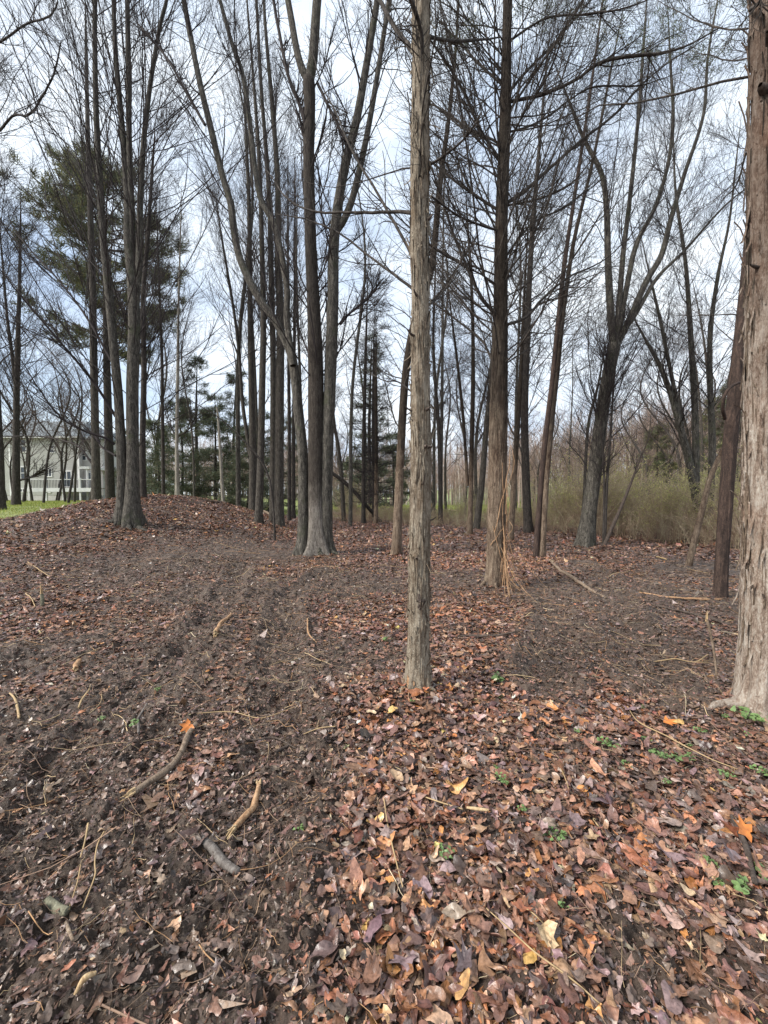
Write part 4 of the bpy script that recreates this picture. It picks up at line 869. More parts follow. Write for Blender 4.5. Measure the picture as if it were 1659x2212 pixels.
PALG = np.array([(.10, .13, .08), (.12, .14, .085), (.08, .105, .07), (.15, .15, .085), (.12, .11, .075)])
PALP = np.array([(.12, .14, .075), (.15, .155, .075), (.19, .175, .08), (.09, .115, .07), (.165, .155, .09)])
def evergreen(name, label, u, vtop, Y, width_m, seed, z_low=.08, n_needles=16000, pal=PALG, ncone=70, droop=-.05, group=None, nl=.22, nw=.018, dens_low=1.0, sky_gap=False):
    rng = np.random.default_rng(seed)
    b = at(u, 1070, Y); b[2] = float(H0(b[0], b[1])); top = at(u, vtop, Y)
    ht = top[2] - b[2]
    root = thing(name, label, 'tree', b, group)
    W = np.array([b - [0, 0, .2], b + [rng.normal(0, .1), 0, ht * .5], b + [rng.normal(0, .15), 0, ht]]); 
    P, ex, _ = resample(W, 40, np.array([ht * .014, ht * .009, .015])); mb = MB(); V, F = tubes(P[None], ex[:, 0][None], 10); mb.add(V, F); mb.build('trunk', M['dark'], root, b)
    # whorled boughs, longest low down
    t = np.sort(rng.uniform(z_low, .985, ncone)); q = []; 
    for tt in t:
        c = P[int(tt * 39)]; a = rng.uniform(0, 6.28)
        prof = (1 - tt) ** .75 if not sky_gap else (math.sin(min(1, (tt - z_low) / (1 - z_low) * .88 + .12) * math.pi) ** .6)
        ln = width_m * .5 * prof * rng.uniform(.65, 1.15) + .15
        el = rng.uniform(-.05, .28) if not sky_gap else rng.uniform(.05, .45)
        d = np.array([math.cos(a) * math.cos(el), math.sin(a) * math.cos(el), math.sin(el)])
        s = np.linspace(0, 1, 8)[:, None]
        q.append(c + d * ln * s + np.array([0, 0, 1]) * (droop * ln * s ** 2) + np.array([0, 0, .12 * ln]) * s ** 3)
    Q = np.array(q); RQ = np.linspace(1, .25, 8)[None] * (.012 + .012 * np.linalg.norm(Q[:, -1] - Q[:, 0], axis=1))[:, None] * .8
    mb = MB(); mb.tubes(Q, RQ, 5)
    P2, R2 = grow(Q, RQ, 9, .2, 1, width_m * .13, (50, 15), .1, 5, rng, .5, .12, .004)
    P2[:, :, 2] = P2[:, :1, 2] + (P2[:, :, 2] - P2[:, :1, 2]) * .45
    mb.tubes(P2, R2, 3); mb.build('branchwork', M['twig_warm'], root, b)
    mb = MB(); V, F, c = needles(P2, n_needles, nl, nw, rng, pal, .05 + .006 * width_m) if not sky_gap else needles(P2, n_needles, nl, nw, rng, pal, .10)
    mb.add(V, F, c); mb.build('crown', M['foliage'], root, b, smooth=False)
    return root
evergreen('pine_tree', 'tall dark green pine rising behind the twin trunked maple on the left', 238, 368, 27, 9.6, 91, .45, 56000, PALP, 92, .0, nl=.30, nw=.018, sky_gap=True)
GRP = 'evergreens behind the leafy mound'
for i, (u, vt, Y, wd, lab) in enumerate(((430, 770, 29, 4.8, 'tallest dark green hemlock in the evergreen clump behind the mound'), (345, 905, 30, 4.6, 'low broad hemlock at the left end of the evergreen clump near the shed'),
        (505, 800, 32, 4.8, 'hemlock on the right flank of the tallest evergreen behind the mound'), (392, 860, 26, 4.2, 'hemlock tucked behind the slim pale trunk on the mound'), (465, 850, 26, 4.2, 'front hemlock behind the snapped leaning pole'),
        (560, 870, 34, 5.0, 'hemlock seen between the straight trunks left of the maple clump'), (625, 900, 36, 5.2, 'hemlock mostly hidden by the maple clump stems'), (285, 930, 37, 5.0, 'dark evergreen just right of the house behind the twin maple'), (530, 930, 25, 3.8, 'short bushy hemlock near the fallen log'))):
    evergreen('hemlock_tree', lab, u, vt, Y, wd, 100 + i, .05, 11000, PALG, 64, group=GRP, nl=.20, nw=.014)
evergreen('spruce_tree', 'thin topped spruce alone in the gap right of the maple clump', 800, 712, 27, 4.2, 120, .12, 8500, PALG, 75, nl=.18, nw=.013)
evergreen('hemlock_tree', 'green hemlock in the clearing left of the slim pale cedar', 850, 935, 33, 5.0, 121, .06, 12000, PALG, 60, nl=.2, nw=.017)
evergreen('hemlock_tree', 'small far hemlock left of the close spruce pair', 765, 985, 40, 5.0, 122, .05, 9000, PALG, 50, nl=.22, nw=.02)
evergreen('cedar_tree', 'olive green cedar on the wooded hillside above the thicket', 1420, 905, 30, 3.4, 123, .05, 11000, PALP, 60, nl=.2, nw=.018)
evergreen('cedar_tree', 'green cedar on the hillside behind the mossy many stemmed tree', 1540, 860, 28, 3.6, 124, .05, 11000, PALP, 60, nl=.2, nw=.018)
evergreen('hemlock_tree', 'dark conifer half hidden behind the dark red trunk on the hillside', 1585, 800, 36, 5, 125, .05, 10000, PALG, 60, nl=.2, nw=.018)

# needle sprays high in the two big cedars at upper right
def sprays(root, b, seeds, rng, n=5500):
    mb = MB()
    for (u, v, Y, r) in seeds:
        c = at(u, v, Y); Q = c + rng.normal(0, r, (14, 1, 3)) * np.array([1, 1, .35]) + np.cumsum(rng.normal(0, .05, (14, 5, 3)) + np.array([-.03, 0, .03]), 1)
        V, F, col = needles(Q, n // len(seeds), .075, .0045, rng, PALG, .05); mb.add(V, F, col)
    mb.build('foliage', M['foliage'], root, b, smooth=False)
sprays(B_root, B_b, [(1430, 100, 6.6, .35), (1330, 50, 6.9, .35), (1250, 30, 6.5, .3), (1500, 60, 6.9, .4), (1020, 100, 6.6, .2), (1180, 10, 7, .3), (1560, 130, 7.2, .35), (1560, 40, 7, .4)], np.random.default_rng(1), 4500)

# ------------------------------------------------------------------ slender background trees (copies)
def make_bare(seed, ht, label, mat='dark', lean=.05, spread=1.0, rmin=.006, low=.25, girth=.008):
    rng = np.random.default_rng(seed)
    root = thing('bare_tree', label, 'tree', (0, 0, -50))
    W = np.array([[0, 0, -.3], [rng.normal(0, lean) * ht * .3, rng.normal(0, lean) * ht * .3, ht * .35], [rng.normal(0, lean) * ht, rng.normal(0, lean) * ht, ht * .7], [rng.normal(0, lean * 1.4) * ht, rng.normal(0, lean) * ht, ht]])
    P, ex, _ = resample(W, 30, np.array([ht * girth, ht * girth * .75, ht * girth * .5, .01])); r = ex[:, 0]
    mb = MB(); V, F = tubes(P[None], r[None], 8); mb.add(V, F); mb.build('trunk', M[mat], root)
    mb = MB()
    P1, R1 = grow(P[None], r[None], 26, low, .98, ht * .26 * spread, (42, 12), .6, 8, rng, .36, .09, rmin * 1.3, .25)
    P2, R2 = grow(P1, R1, 6, .15, 1, ht * .095 * spread, (38, 12), .3, 5, rng, .6, .1, rmin, .4)
    P3, R3 = grow(P2, R2, 3, .15, 1, ht * .04 * spread, (40, 12), .2, 3, rng, .7, .1, rmin * .75, .6)
    mb.tubes(P1, R1, 4).tubes(P2, R2, 3).tubes(P3, R3, 3)
    mb.build('crown', M['twig_warm'], root)
    return root
PROTO = [make_bare(201, 14, 'x', 'dark'), make_bare(202, 12, 'x', 'maple_warm', .08, 1.1), make_bare(203, 16, 'x', 'maple_warm', .03, .8), make_bare(204, 10, 'x', 'pale_bark', .06, .9), make_bare(205, 13, 'x', 'dark', .10, 1.2)]
PROTO.append(make_bare(206, 19, 'x', 'maple', .03, .75, .0045, .2, .0055))
rng = np.random.default_rng(77)
REG = [(-60, 200, 26, 38, 18, 'slender bare tree standing around the pale house', 'bare trees around the house'),
       (425, 690, 19, 28, 5, 'tall slender bare tree with upswept twigs left of the maple clump', 'tall bare trees left of the maple clump'),
       (880, 1240, 20, 28, 4, 'tall slender bare tree behind the middle cedars', 'tall bare trees behind the middle cedars'),
       (330, 700, 24, 44, 7, 'slender bare tree mixed among the evergreens behind the mound', 'bare trees among the evergreens'),
       (705, 1075, 26, 55, 15, 'slender bare tree at the edge of the far clearing', 'bare trees at the clearing'),
       (1080, 1420, 26, 50, 15, 'slender bare tree behind the thicket in the middle right', 'bare trees behind the thicket'),
       (1370, 1660, 22, 48, 26, 'slender bare tree on the wooded slope at the right', 'bare trees on the right slope')]
first = [True] * 6; kk = 0
for (u0, u1, y0, y1, n, lab, grp) in REG:
    us = np.linspace(u0, u1, n) + rng.normal(0, (u1 - u0) / n * .5, n)
    for u in us:
        Y = y0 + (y1 - y0) * rng.random() ** 1.2; p = at(u, 1070, Y); z = float(H0(p[0], p[1])); k_ = int(rng.choice(5, p=(.25, .22, .2, .15, .18)))
        if 'tall' in lab: k_ = 5
        if u < 200: k_ = int(rng.choice([0, 1, 4]))
        loc = (p[0], p[1], z); sc = rng.uniform(.65, 1.0) * (1.25 if k_ == 5 else 1) * (.72 if 1170 < u < 1420 else 1) * (.62 if 380 < u < 480 else 1); pr = PROTO[k_]
        if first[k_]:
            first[k_] = False; pr.location = loc; pr.rotation_euler = (0, 0, rng.uniform(0, 6.28)); pr.scale = (sc,) * 3; pr['label'] = lab; pr['group'] = grp
        else: copy_thing(pr, loc, rng.uniform(0, 6.28), sc, lab, grp)

# ------------------------------------------------------------------ far wood, one mass
def far_wood():
    rng = np.random.default_rng(6); mb = MB()
    n = 1400
    a = np.radians(np.concatenate([rng.uniform(-58, 58, 520), rng.uniform(17, 60, 430), rng.uniform(-28, 20, 450)]))
    d = np.concatenate([rng.uniform(75, 125, 520), rng.uniform(42, 85, 430), rng.uniform(58, 95, 450)])
    x = d * np.sin(a); y = d * np.cos(a); z = H0(x, y); ht = rng.uniform(9, 15, n); ht[520:950] *= .66; ht[:520] *= .85; ht[950:] *= rng.uniform(.35, .85, 450)
    m = 6; s = np.linspace(0, 1, m); lean = rng.normal(0, .06, (n, 2))
    P = np.stack([x[:, None] + lean[:, :1] * ht[:, None] * s ** 1.5, y[:, None] + lean[:, 1:] * ht[:, None] * s, z[:, None] - .4 + (ht[:, None] + .4) * s], -1)
    R = (ht * .011)[:, None] * np.linspace(1, .2, m)
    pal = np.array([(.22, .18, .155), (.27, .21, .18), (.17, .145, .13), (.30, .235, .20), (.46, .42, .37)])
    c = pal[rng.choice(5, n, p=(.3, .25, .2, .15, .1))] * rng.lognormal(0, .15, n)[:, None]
    mb.tubes(P, R, 5, c)
    P1, R1 = grow(P, R, 16, .22, .98, 3.2, (40, 12), .6, 5, rng, .42, .1, .014, .3); c1 = np.repeat(c, 16, 0) * np.array([1.03, .96, .91]); mb.tubes(P1, R1, 3, c1)
    P2, R2 = grow(P1, R1, 5, .2, 1, 1.2, (38, 12), .3, 3, rng, .6, .1, .011, .5); c2 = np.repeat(c1, 5, 0) * np.array([1.05, .97, .93]); mb.tubes(P2, R2, 3, c2)
    tag(mb.build('far_wood', M['litter']), 'distant mass of bare grey and reddish trees beyond the clearing and on the hillside', 'woodland', kind='stuff')
far_wood()

# ------------------------------------------------------------------ thicket and shrubs
PALY = np.array([(.40, .40, .14), (.46, .44, .17), (.33, .33, .13), (.50, .43, .21), (.42, .34, .20)])
def thicket():
    rng = np.random.default_rng(14); mb = MB(); lf = MB()
    n = 5200
    u = rng.uniform(700, 1850, n); Y = np.interp(u, YE_U, YE_Y) + rng.exponential(4.5, n) + .4
    x = (u - 829.5) * SC / FPX * Y; y = Y; z = H0(x, y)
    h = rng.uniform(.5, 2.0, n) * (.5 + .65 * sstep(1000, 1300, u)); h *= .6 + .4 * sstep(0, 3, Y - np.interp(u, YE_U, YE_Y))
    npt = 6; a = rng.uniform(0, 6.28, n); bend = rng.uniform(.1, .9, n)
    s = np.linspace(0, 1, npt)
    P = np.stack([x[:, None] + np.cos(a)[:, None] * (bend * h)[:, None] * s ** 1.7, y[:, None] + np.sin(a)[:, None] * (bend * h)[:, None] * s ** 1.7, z[:, None] - .05 + h[:, None] * (s - .25 * bend[:, None] * s ** 3)], -1)
    P[:, 1:] += rng.normal(0, .03, (n, npt - 1, 3))
    R = (.0035 + .0045 * rng.random(n) ** 2)[:, None] * np.linspace(1, .4, npt)
    pal = np.array([(.34, .25, .17), (.24, .17, .125), (.42, .32, .21), (.29, .18, .13), (.46, .39, .25)])
    c = pal[rng.integers(0, 5, n)]; mb.tubes(P, R, 3, c)
    P1, R1 = grow(P, R, 5, .2, 1, .45, (42, 15), .25, 4, rng, .7, .12, .0022, .5); mb.tubes(P1, R1, 3, np.repeat(c, 5, 0))
    tag(mb.build('thicket', M['litter']), 'tangled brown stems of undergrowth along the far edge of the wood', 'undergrowth', kind='stuff')
thicket()

def make_shrub(seed, ht, wd, label, nleaf):
    rng = np.random.default_rng(seed)
    root = thing('shrub', label, 'shrub', (0, 0, -50)); n = 20
    a = rng.uniform(0, 6.28, n); b = rng.uniform(.1, 1, n) * wd * .5; h = ht * rng.uniform(.55, 1, n); s = np.linspace(0, 1, 8)
    P = np.stack([np.cos(a)[:, None] * b[:, None] * s ** 1.4, np.sin(a)[:, None] * b[:, None] * s ** 1.4, -.05 + h[:, None] * (s - .22 * s ** 3)], -1); P[:, 1:] += rng.normal(0, .025, (n, 7, 3))
    R = .012 * np.linspace(1, .3, 8)[None] * rng.uniform(.5, 1.1, n)[:, None]
    pal = np.array([(.38, .30, .21), (.29, .22, .16), (.46, .37, .25)]); c = pal[rng.integers(0, 3, n)]
    mb = MB(); mb.tubes(P, R, 4, c)
    P1, R1 = grow(P, R, 6, .2, 1, ht * .28, (42, 14), .3, 5, rng, .6, .12, .003); c1 = np.repeat(c, 6, 0); mb.tubes(P1, R1, 3, c1)
    P2, R2 = grow(P1, R1, 3, .2, 1, ht * .13, (42, 14), .2, 3, rng, .7, .12, .0022); mb.tubes(P2, R2, 3, np.repeat(c1, 3, 0))
    mb.build('branchwork', M['litter'], root)
    if nleaf:
        mb = MB(); V, F, cc = needles(np.concatenate([P1[:, :3], P2]) if False else P2, nleaf, .035, .010, rng, PALY, .02, .5); mb.add(V, F, cc); mb.build('foliage', M['shoots'], root, smooth=False)
    return root
SH = [make_shrub(301, 2.7, 2.6, 'x', 2600), make_shrub(302, 2.1, 2.6, 'x', 2000), make_shrub(303, 1.3, 1.8, 'x', 900), make_shrub(304, 3.1, 2.6, 'x', 900)]
rng = np.random.default_rng(15); fs = [True] * 4
shr = [(u, 1.4 + rng.exponential(2.6), int(rng.choice(4, p=(.35, .25, .2, .2))), 'yellow green shrub coming into leaf along the right thicket', 'shrubs in the right thicket') for u in np.linspace(1190, 1680, 34)] + \
      [(u, 2.5 + rng.exponential(3), int(rng.choice([1, 2, 2, 3])), 'low shrub at the clearing edge behind the middle cedars', 'shrubs at the clearing edge') for u in np.linspace(735, 1180, 24)]
for (u, dy, k_, lab, grp) in shr:
    u += rng.normal(0, 10); Y = float(np.interp(u, YE_U, YE_Y)) + dy; x = (u - 829.5) * SC / FPX * Y; loc = (x, Y, float(H0(x, Y))); sc = rng.uniform(.75, 1.4) if u > 1185 else rng.uniform(.5, 1.1)
    if fs[k_]:
        fs[k_] = False; o = SH[k_]; o.location = loc; o.rotation_euler = (0, 0, rng.uniform(0, 6.28)); o['label'] = lab; o['group'] = grp
    else: copy_thing(SH[k_], loc, rng.uniform(0, 6.28), sc, lab, grp)

# ------------------------------------------------------------------ house, deck and shed
def boxm(mb, a, b):
    a, b = np.minimum(a, b), np.maximum(a, b)
    V = np.array([[x, y, z] for z in (a[2], b[2]) for y in (a[1], b[1]) for x in (a[0], b[0])])
    F = np.array([[0, 2, 3, 1], [4, 5, 7, 6], [0, 1, 5, 4], [1, 3, 7, 5], [3, 2, 6, 7], [2, 0, 4, 6]])
    mb.add(V, F); return mb
def siding():
    m, n, l, b = newmat('grey_siding')
    tc = n.new('ShaderNodeTexCoord'); wv = n.new('ShaderNodeTexWave'); wv.wave_type = 'BANDS'; wv.bands_direction = 'Z'; wv.wave_profile = 'SAW'; wv.inputs['Scale'].default_value = 1.45
    l.new(tc.outputs['Object'], wv.inputs['Vector'])
    nz = tex_noise(n, l, tc.outputs['Object'], 2.0, 6, .6); r = ramp(n, [(.3, (.46, .455, .44)), (.7, (.56, .555, .54))]); l.new(nz.outputs['Fac'], r.inputs[0])
    l.new(r.outputs[0], b.inputs['Base Color']); b.inputs['Roughness'].default_value = .6
    bp = n.new('ShaderNodeBump'); bp.inputs['Strength'].default_value = 1; bp.inputs['Distance'].default_value = .05; l.new(wv.outputs['Fac'], bp.inputs['Height']); l.new(bp.outputs[0], b.inputs['Normal'])
    return m
M['siding'] = siding(); M['trim'] = plain('white_trim', (.72, .72, .70), .5, .06, 3); M['roof'] = plain('roof_shingles', (.17, .19, .20), .85, .25, 14)
M['glass'] = plain('window_glass', (.035, .045, .055), .08, .2, 2, .6); M['deckwood'] = plain('deck_boards', (.25, .21, .18), .75, .2, 6); M['rail'] = plain('dark_rail', (.04, .04, .045), .5, .1, 4)
M['found'] = plain('foundation', (.40, .39, .37), .85, .1, 4)
HY = 40.0
def zp(zx, zy, Y=HY): return at(zx * .2083, 864 + zy * .2083, Y)
hb = at(60, 1078, HY); HZ0 = float(H0(hb[0], hb[1]))
house = thing('house', 'pale grey two storey house with a white deck beyond the lawn', 'house', (hb[0], HY, HZ0))
ho = np.array([hb[0], HY, HZ0])
x0 = zp(-420, 0)[0]; x1 = zp(800, 0)[0]; x2 = zp(1010, 0)[0]; ze = zp(0, 395)[2]; zr = zp(0, 222, HY + 4.5)[2]; ze2 = zp(0, 405)[2]
mb = MB(); boxm(mb, (x0, HY, HZ0 + .55), (x1, HY + 9, ze)); boxm(mb, (x1, HY + .5, HZ0 + .55), (x2, HY + 8, ze2)); mb.build('wall', M['siding'], house, ho, False)
mb = MB(); boxm(mb, (x0, HY + .02, HZ0 - .6), (x2 - .02, HY + 8, HZ0 + .545)); mb.build('foundation', M['found'], house, ho, False)
def roofm(xa, xb, ya, yb, ze, zr, inset, ov=.35):
    xa -= ov; xb += ov; ya -= ov; yb += ov; ym = (ya + yb) / 2
    V = np.array([[xa, ya, ze], [xb, ya, ze], [xb, yb, ze], [xa, yb, ze], [xa + inset, ym, zr], [xb - inset, ym, zr],
                  [xa, ya, ze - .16], [xb, ya, ze - .16], [xb, yb, ze - .16], [xa, yb, ze - .16]])
    return V
for (xa, xb, ya, yb, e, r, ins) in ((x0, x1, HY, HY + 9, ze + .18, zr, 2.6), (x1 + .36, x2, HY + .5, HY + 8, ze2 + .18, ze2 + 1.3, 1.2)):
    V = roofm(xa, xb, ya, yb, e, r, ins); mb = MB(); mb.add(V, [[0, 1, 5, 4], [2, 3, 4, 5], [6, 7, 1, 0], [7, 8, 2, 1], [8, 9, 3, 2], [9, 6, 0, 3], [9, 8, 7, 6]]); mb.F3.append(np.array([[1, 2, 5], [3, 0, 4]]))
    ro = mb.build('roof', M['roof'], house, ho, False)
mb = MB(); boxm(mb, (x0 - .3, HY - .42, ze - .02), (x1 + .3, HY - .30, ze + .12)); mb.build('gutter', M['trim'], house, ho, False)
for xx in (zp(72, 0)[0], x1 - .12):
    mb = MB(); boxm(mb, (xx, HY - .03, HZ0 + .5), (xx + .16, HY - .003, ze - .05)); mb.build('corner_trim', M['trim'], house, ho, False)
def window(a, name='window', y=HY, panes=2, vertical=True):
    p = zp(a[0], a[1]); q = zp(a[2], a[3]); xa, xb, zb, zt = p[0], q[0], q[2], p[2]; f = .07
    mb = MB()
    for A, B in (((xa, zb), (xb, zb + f)), ((xa, zt - f), (xb, zt)), ((xa, zb + f), (xa + f, zt - f)), ((xb - f, zb + f), (xb, zt - f))): boxm(mb, (A[0], y - .06, A[1]), (B[0], y - .004, B[1]))
    for k_ in range(1, panes):
        if vertical: zz = zb + (zt - zb) * k_ / panes; boxm(mb, (xa + f, y - .055, zz - .025), (xb - f, y - .004, zz + .025))
        else: xx = xa + (xb - xa) * k_ / panes; boxm(mb, (xx - .03, y - .055, zb + f), (xx + .03, y - .004, zt - f))
    o = mb.build(name, M['trim'], house, ho, False)
    g = MB(); boxm(g, (xa + f, y - .03, zb + f), (xb - f, y - .004, zt - f)); g.build('pane', M['glass'], o, ho, False)
for a in ((205, 410, 280, 545), (510, 465, 570, 552), (212, 690, 288, 825), (-150, 420, -70, 545), (-150, 690, -70, 825)): window(a)
for a in ((470, 708, 545, 798), (205, 918, 268, 958), (470, 928, 528, 966)): window(a, panes=2, vertical=False)
window((645, 735, 750, 905), 'sliding_door', HY, 2, False)
for a in ((808, 520, 862, 625),): window(a, y=HY + .5)
window((860, 745, 960, 832), y=HY + .5, vertical=False)
# porch roof and deck
pa = zp(640, 720); pb = zp(1110, 720); mb = MB(); boxm(mb, (zp(980, 0)[0], HY - 2.4, pa[2] - .1), (pb[0], HY + 3, pa[2] + .12)); boxm(mb, (pb[0] - .4, HY - 2.3, HZ0 - .2), (pb[0] - .25, HY - 2.15, pa[2] - .1)); mb.build('porch_roof', M['trim'], house, ho, False)
deck = thing('deck', 'white edged wooden deck with dark balusters against the pale house', 'deck', (zp(900, 0)[0], HY - 1.7, HZ0))
do = np.array([zp(900, 0)[0], HY - 1.7, HZ0]); dx0 = zp(575, 0)[0]; dx1 = zp(1240, 0)[0]; dz = zp(0, 925)[2]; rz = zp(0, 835)[2]
mb = MB(); boxm(mb, (dx0, HY - 3.4, dz), (dx1, HY - .05, dz + .04)); mb.build('floor', M['deckwood'], deck, do, False)
mb = MB(); boxm(mb, (dx0 - .02, HY - 3.45, dz - .28), (dx1 + .02, HY - 3.41, dz + .06)); boxm(mb, (dx0, HY - 3.40, dz - .28), (dx0 + .04, HY - .1, dz - .01)); mb.build('fascia', M['trim'], deck, do, False)
mb = MB(); boxm(mb, (dx0, HY - 3.38, rz - .06), (dx1, HY - 3.28, rz)); mb.build('handrail', M['trim'], deck, do, False)
mb = MB()
for xx in np.arange(dx0 + .15, dx1, .13): boxm(mb, (xx - .012, HY - 3.345, dz + .06), (xx + .012, HY - 3.315, rz - .06))
mb.build('balusters', M['rail'], deck, do, False).name = 'baluster_row'
for xx in np.linspace(dx0 + .06, dx1 - .06, 5):
    mb = MB(); boxm(mb, (xx - .07, HY - 3.40, dz + .05), (xx + .07, HY - 3.26, rz + .12)); boxm(mb, (xx - .06, HY - 3.39, HZ0 - .3), (xx + .06, HY - 3.27, dz - .0)); mb.build('post', M['trim'], deck, do, False)
# shed
sh = zp(1600, 950, 44); sz = float(H0(sh[0], sh[1])); shed = thing('shed', 'small grey gabled shed behind the mound right of the twin maple', 'shed', (sh[0], 44, sz)); so_ = np.array([sh[0], 44, sz])
xa, xb = zp(1550, 0, 44)[0], zp(1660, 0, 44)[0]; sze = zp(0, 900, 44)[2]; szr = zp(0, 835, 44)[2]; xm = (xa + xb) / 2
V = np.array([[xa, 44, sz - .5], [xb, 44, sz - .5], [xb, 44, sze], [xm, 44, szr], [xa, 44, sze]]); V = np.vstack([V, V + [0, 3, 0]])
mb = MB(); mb.add(V, [[0, 1, 2, 4], [6, 5, 9, 7], [1, 6, 7, 2], [5, 0, 4, 9]]); mb.F3 += [np.array([[4, 2, 3], [7, 9, 8]])]; mb.build('wall', M['siding'], shed, so_, False)
mb = MB()
for sgn, xe in ((-1, xa), (1, xb)):
    A = np.array([xm, 43.8, szr + .03]); B = np.array([xe + sgn * .2, 43.8, sze - .1]); q = np.array([A, B, B + [0, 3.4, 0], A + [0, 3.4, 0]]); q2 = q + [0, 0, .1]
    mb.add(np.vstack([q, q2]), [[0, 1, 2, 3], [4, 7, 6, 5], [0, 4, 5, 1], [1, 5, 6, 2], [2, 6, 7, 3], [3, 7, 4, 0]])
mb.build('roof', M['trim'], shed, so_, False)

# ------------------------------------------------------------------ sticks and logs
def stick(label, pts, mat='stick', name='stick', cat='stick', k=10, lift=.8, ends=None, seed=0, wob=.012, forks=0, group=None, raise_=()):
    """pts: survey (u, v, width)"""
    rng = np.random.default_rng(seed + len(label)); W = []; R = []
    for j, (u, v, wd) in enumerate(pts):
        p = pick(u, v); r = wd * (.29 if mat == 'straw' else .43) * SC / FPX * math.hypot(p[1], .6 * CAM_Z); p[2] = float(HD(p[0:1], p[1:2])[0]) + (.034 if mat in ('straw', 'wood') else .018) + r * lift + (raise_[j] if raise_ else 0); W.append(p); R.append(r)
    W = np.array(W); W[:, 2] = .5 * W[:, 2] + .5 * np.interp(np.arange(len(W)), [0, len(W) - 1], [W[0, 2], W[-1, 2]]); W[:, 2] = W[:, 2] if lift < 0 else np.maximum(W[:, 2], [float(HD(np.array([p[0]]), np.array([p[1]]))[0]) + r * .5 for p, r in zip(W, R)])
    P, ex, s = resample(W, 36, np.array(R)); r = ex[:, 0]
    P = P + np.column_stack([noise2(s * 9, s * 0 + q, seed + q) - .5 for q in range(3)]) * r[:, None] * .9
    th = 1 + .16 * (noise3(np.cos(np.arange(k) * 6.283 / k)[None, :] * 2 + 9, np.sin(np.arange(k) * 6.283 / k)[None, :] * 2 + 9, s[:, None] * 14 + 0 * np.arange(k)[None], seed) - .5) * 2
    root = thing(name, label, cat, P[0], group); b = P[0].copy()
    mb = MB(); V, F = tubes(P[None], r[None], k, th[None]); mb.add(V, F); n0 = len(V)
    for e0, ring in ((P[0], range(k)), (P[-1], range(35 * k, 36 * k))):
        c = len(V) ; mb.V.append(np.array([e0])); mb.n += 1; ii = np.array(list(ring)); ci = mb.n - 1
        mb.F3.append(np.stack([ii, np.roll(ii, -1), np.full(k, ci)], -1))
    mb.build('bark', M[mat], root, b)
    if ends is not None:
        for e in ends:
            q = P[0] if e == 0 else P[-1]; d = norm(P[0] - P[2]) if e == 0 else norm(P[-1] - P[-3]); rr = r[0] if e == 0 else r[-1]; mb = MB()
            for _ in range(9):
                o = rng.normal(0, rr * .45, 3); l = rr * rng.uniform(1.2, 4.5); T = np.array([q + o - d * rr * .8, q + o * 1.1 + d * l * .5, q + o * 1.2 + d * l + rng.normal(0, rr * .3, 3)])
                Pp, ee, _ = resample(T, 5, np.array([rr * .42, rr * .34, rr * .06])); VV, FF = tubes(Pp[None], ee[:, 0][None], 5); mb.add(VV, FF)
            mb.build('splintered_end', M['wood'], root, b)
    if forks:
        P1, R1 = grow(P[None], r[None], forks, .25, .95, s[-1] * .28, (38, 10), .0, 6, rng, .5, .08, .0015); P1[:, :, 2] = P1[:, :1, 2] + np.abs(P1[:, :, 2] - P1[:, :1, 2]) * .25
        mb = MB(); mb.tubes(P1, R1, 5); mb.build('side_twig', M[mat], root, b)
    return root
stick('long grey brown branch with a torn yellow end lying on the mud', [(425, 1575, 12), (398, 1613, 13), (385, 1643, 14), (360, 1678, 15), (320, 1703, 15), (288, 1722, 14)], 'stick', 'broken_branch', 'branch', 16, ends=[1], seed=1)
stick('thick tan curved stick with pale snapped ends', [(557, 1698, 11), (556, 1720, 13), (547, 1748, 14), (530, 1770, 14), (508, 1790, 14)], 'stick_tan', 'broken_branch', 'branch', 16, ends=[0, 1], seed=2)
stick('flat grey mud caked log sunk in the soil', [(438, 1812, 15), (465, 1838, 18), (488, 1866, 20), (515, 1893, 14)], 'stick_grey', 'half_buried_log', 'log', 18, lift=-1.15, seed=3)
stick('pale tipped pole lying beyond the vine covered cedar', [(1188, 1217, 5), (1210, 1236, 7), (1240, 1256, 9), (1275, 1276, 8), (1308, 1293, 7)], 'stick', 'fallen_pole', 'branch', 10, seed=4, ends=[0])
stick('dark thin branch lying right of the slim pale cedar', [(960, 1384, 4), (1010, 1379, 5), (1070, 1380, 5), (1140, 1373, 3)], 'stick_dark', seed=5, forks=4)
stick('short thick stick end in the mud left of the wheel ruts', [(467, 1384, 11), (474, 1363, 10), (485, 1350, 8), (500, 1338, 5)], 'stick_tan', 'broken_branch', 'branch', 12, ends=[0], seed=6)
stick('stubby pale ended stick jutting from the mud', [(161, 1456, 10), (166, 1445, 12), (173, 1434, 11)], 'stick_tan', 'broken_branch', 'branch', 12, ends=[0], seed=7)
stick('pale bent stick at the left edge of the picture', [(22, 1512, 5), (32, 1522, 7), (38, 1540, 8), (42, 1562, 7)], 'straw', seed=8, k=8)
stick('tan stick above the sandy patch on the left', [(170, 1543, 6), (178, 1528, 6), (194, 1511, 4)], 'straw', seed=9, k=8)
stick('crooked grey stick left of the long torn branch', [(302, 1598, 6), (298, 1580, 6), (300, 1560, 6), (318, 1542, 4)], 'stick_grey', seed=10, k=8)
stick('short dark stick in the middle of the wheel rut', [(596, 1629, 8), (608, 1619, 8), (622, 1612, 7)], 'stick_dark', seed=11, k=8)
stick('long thin straw stem across the top of the torn branch', [(425, 1565, 3), (500, 1555, 3.5), (565, 1557, 3.5), (640, 1538, 2)], 'straw', seed=12, k=6)
stick('angled thin stick bent at the middle near the leaf bank', [(655, 1597, 3.5), (690, 1592, 3.5), (725, 1590, 3.5)], 'straw', seed=13, k=6)
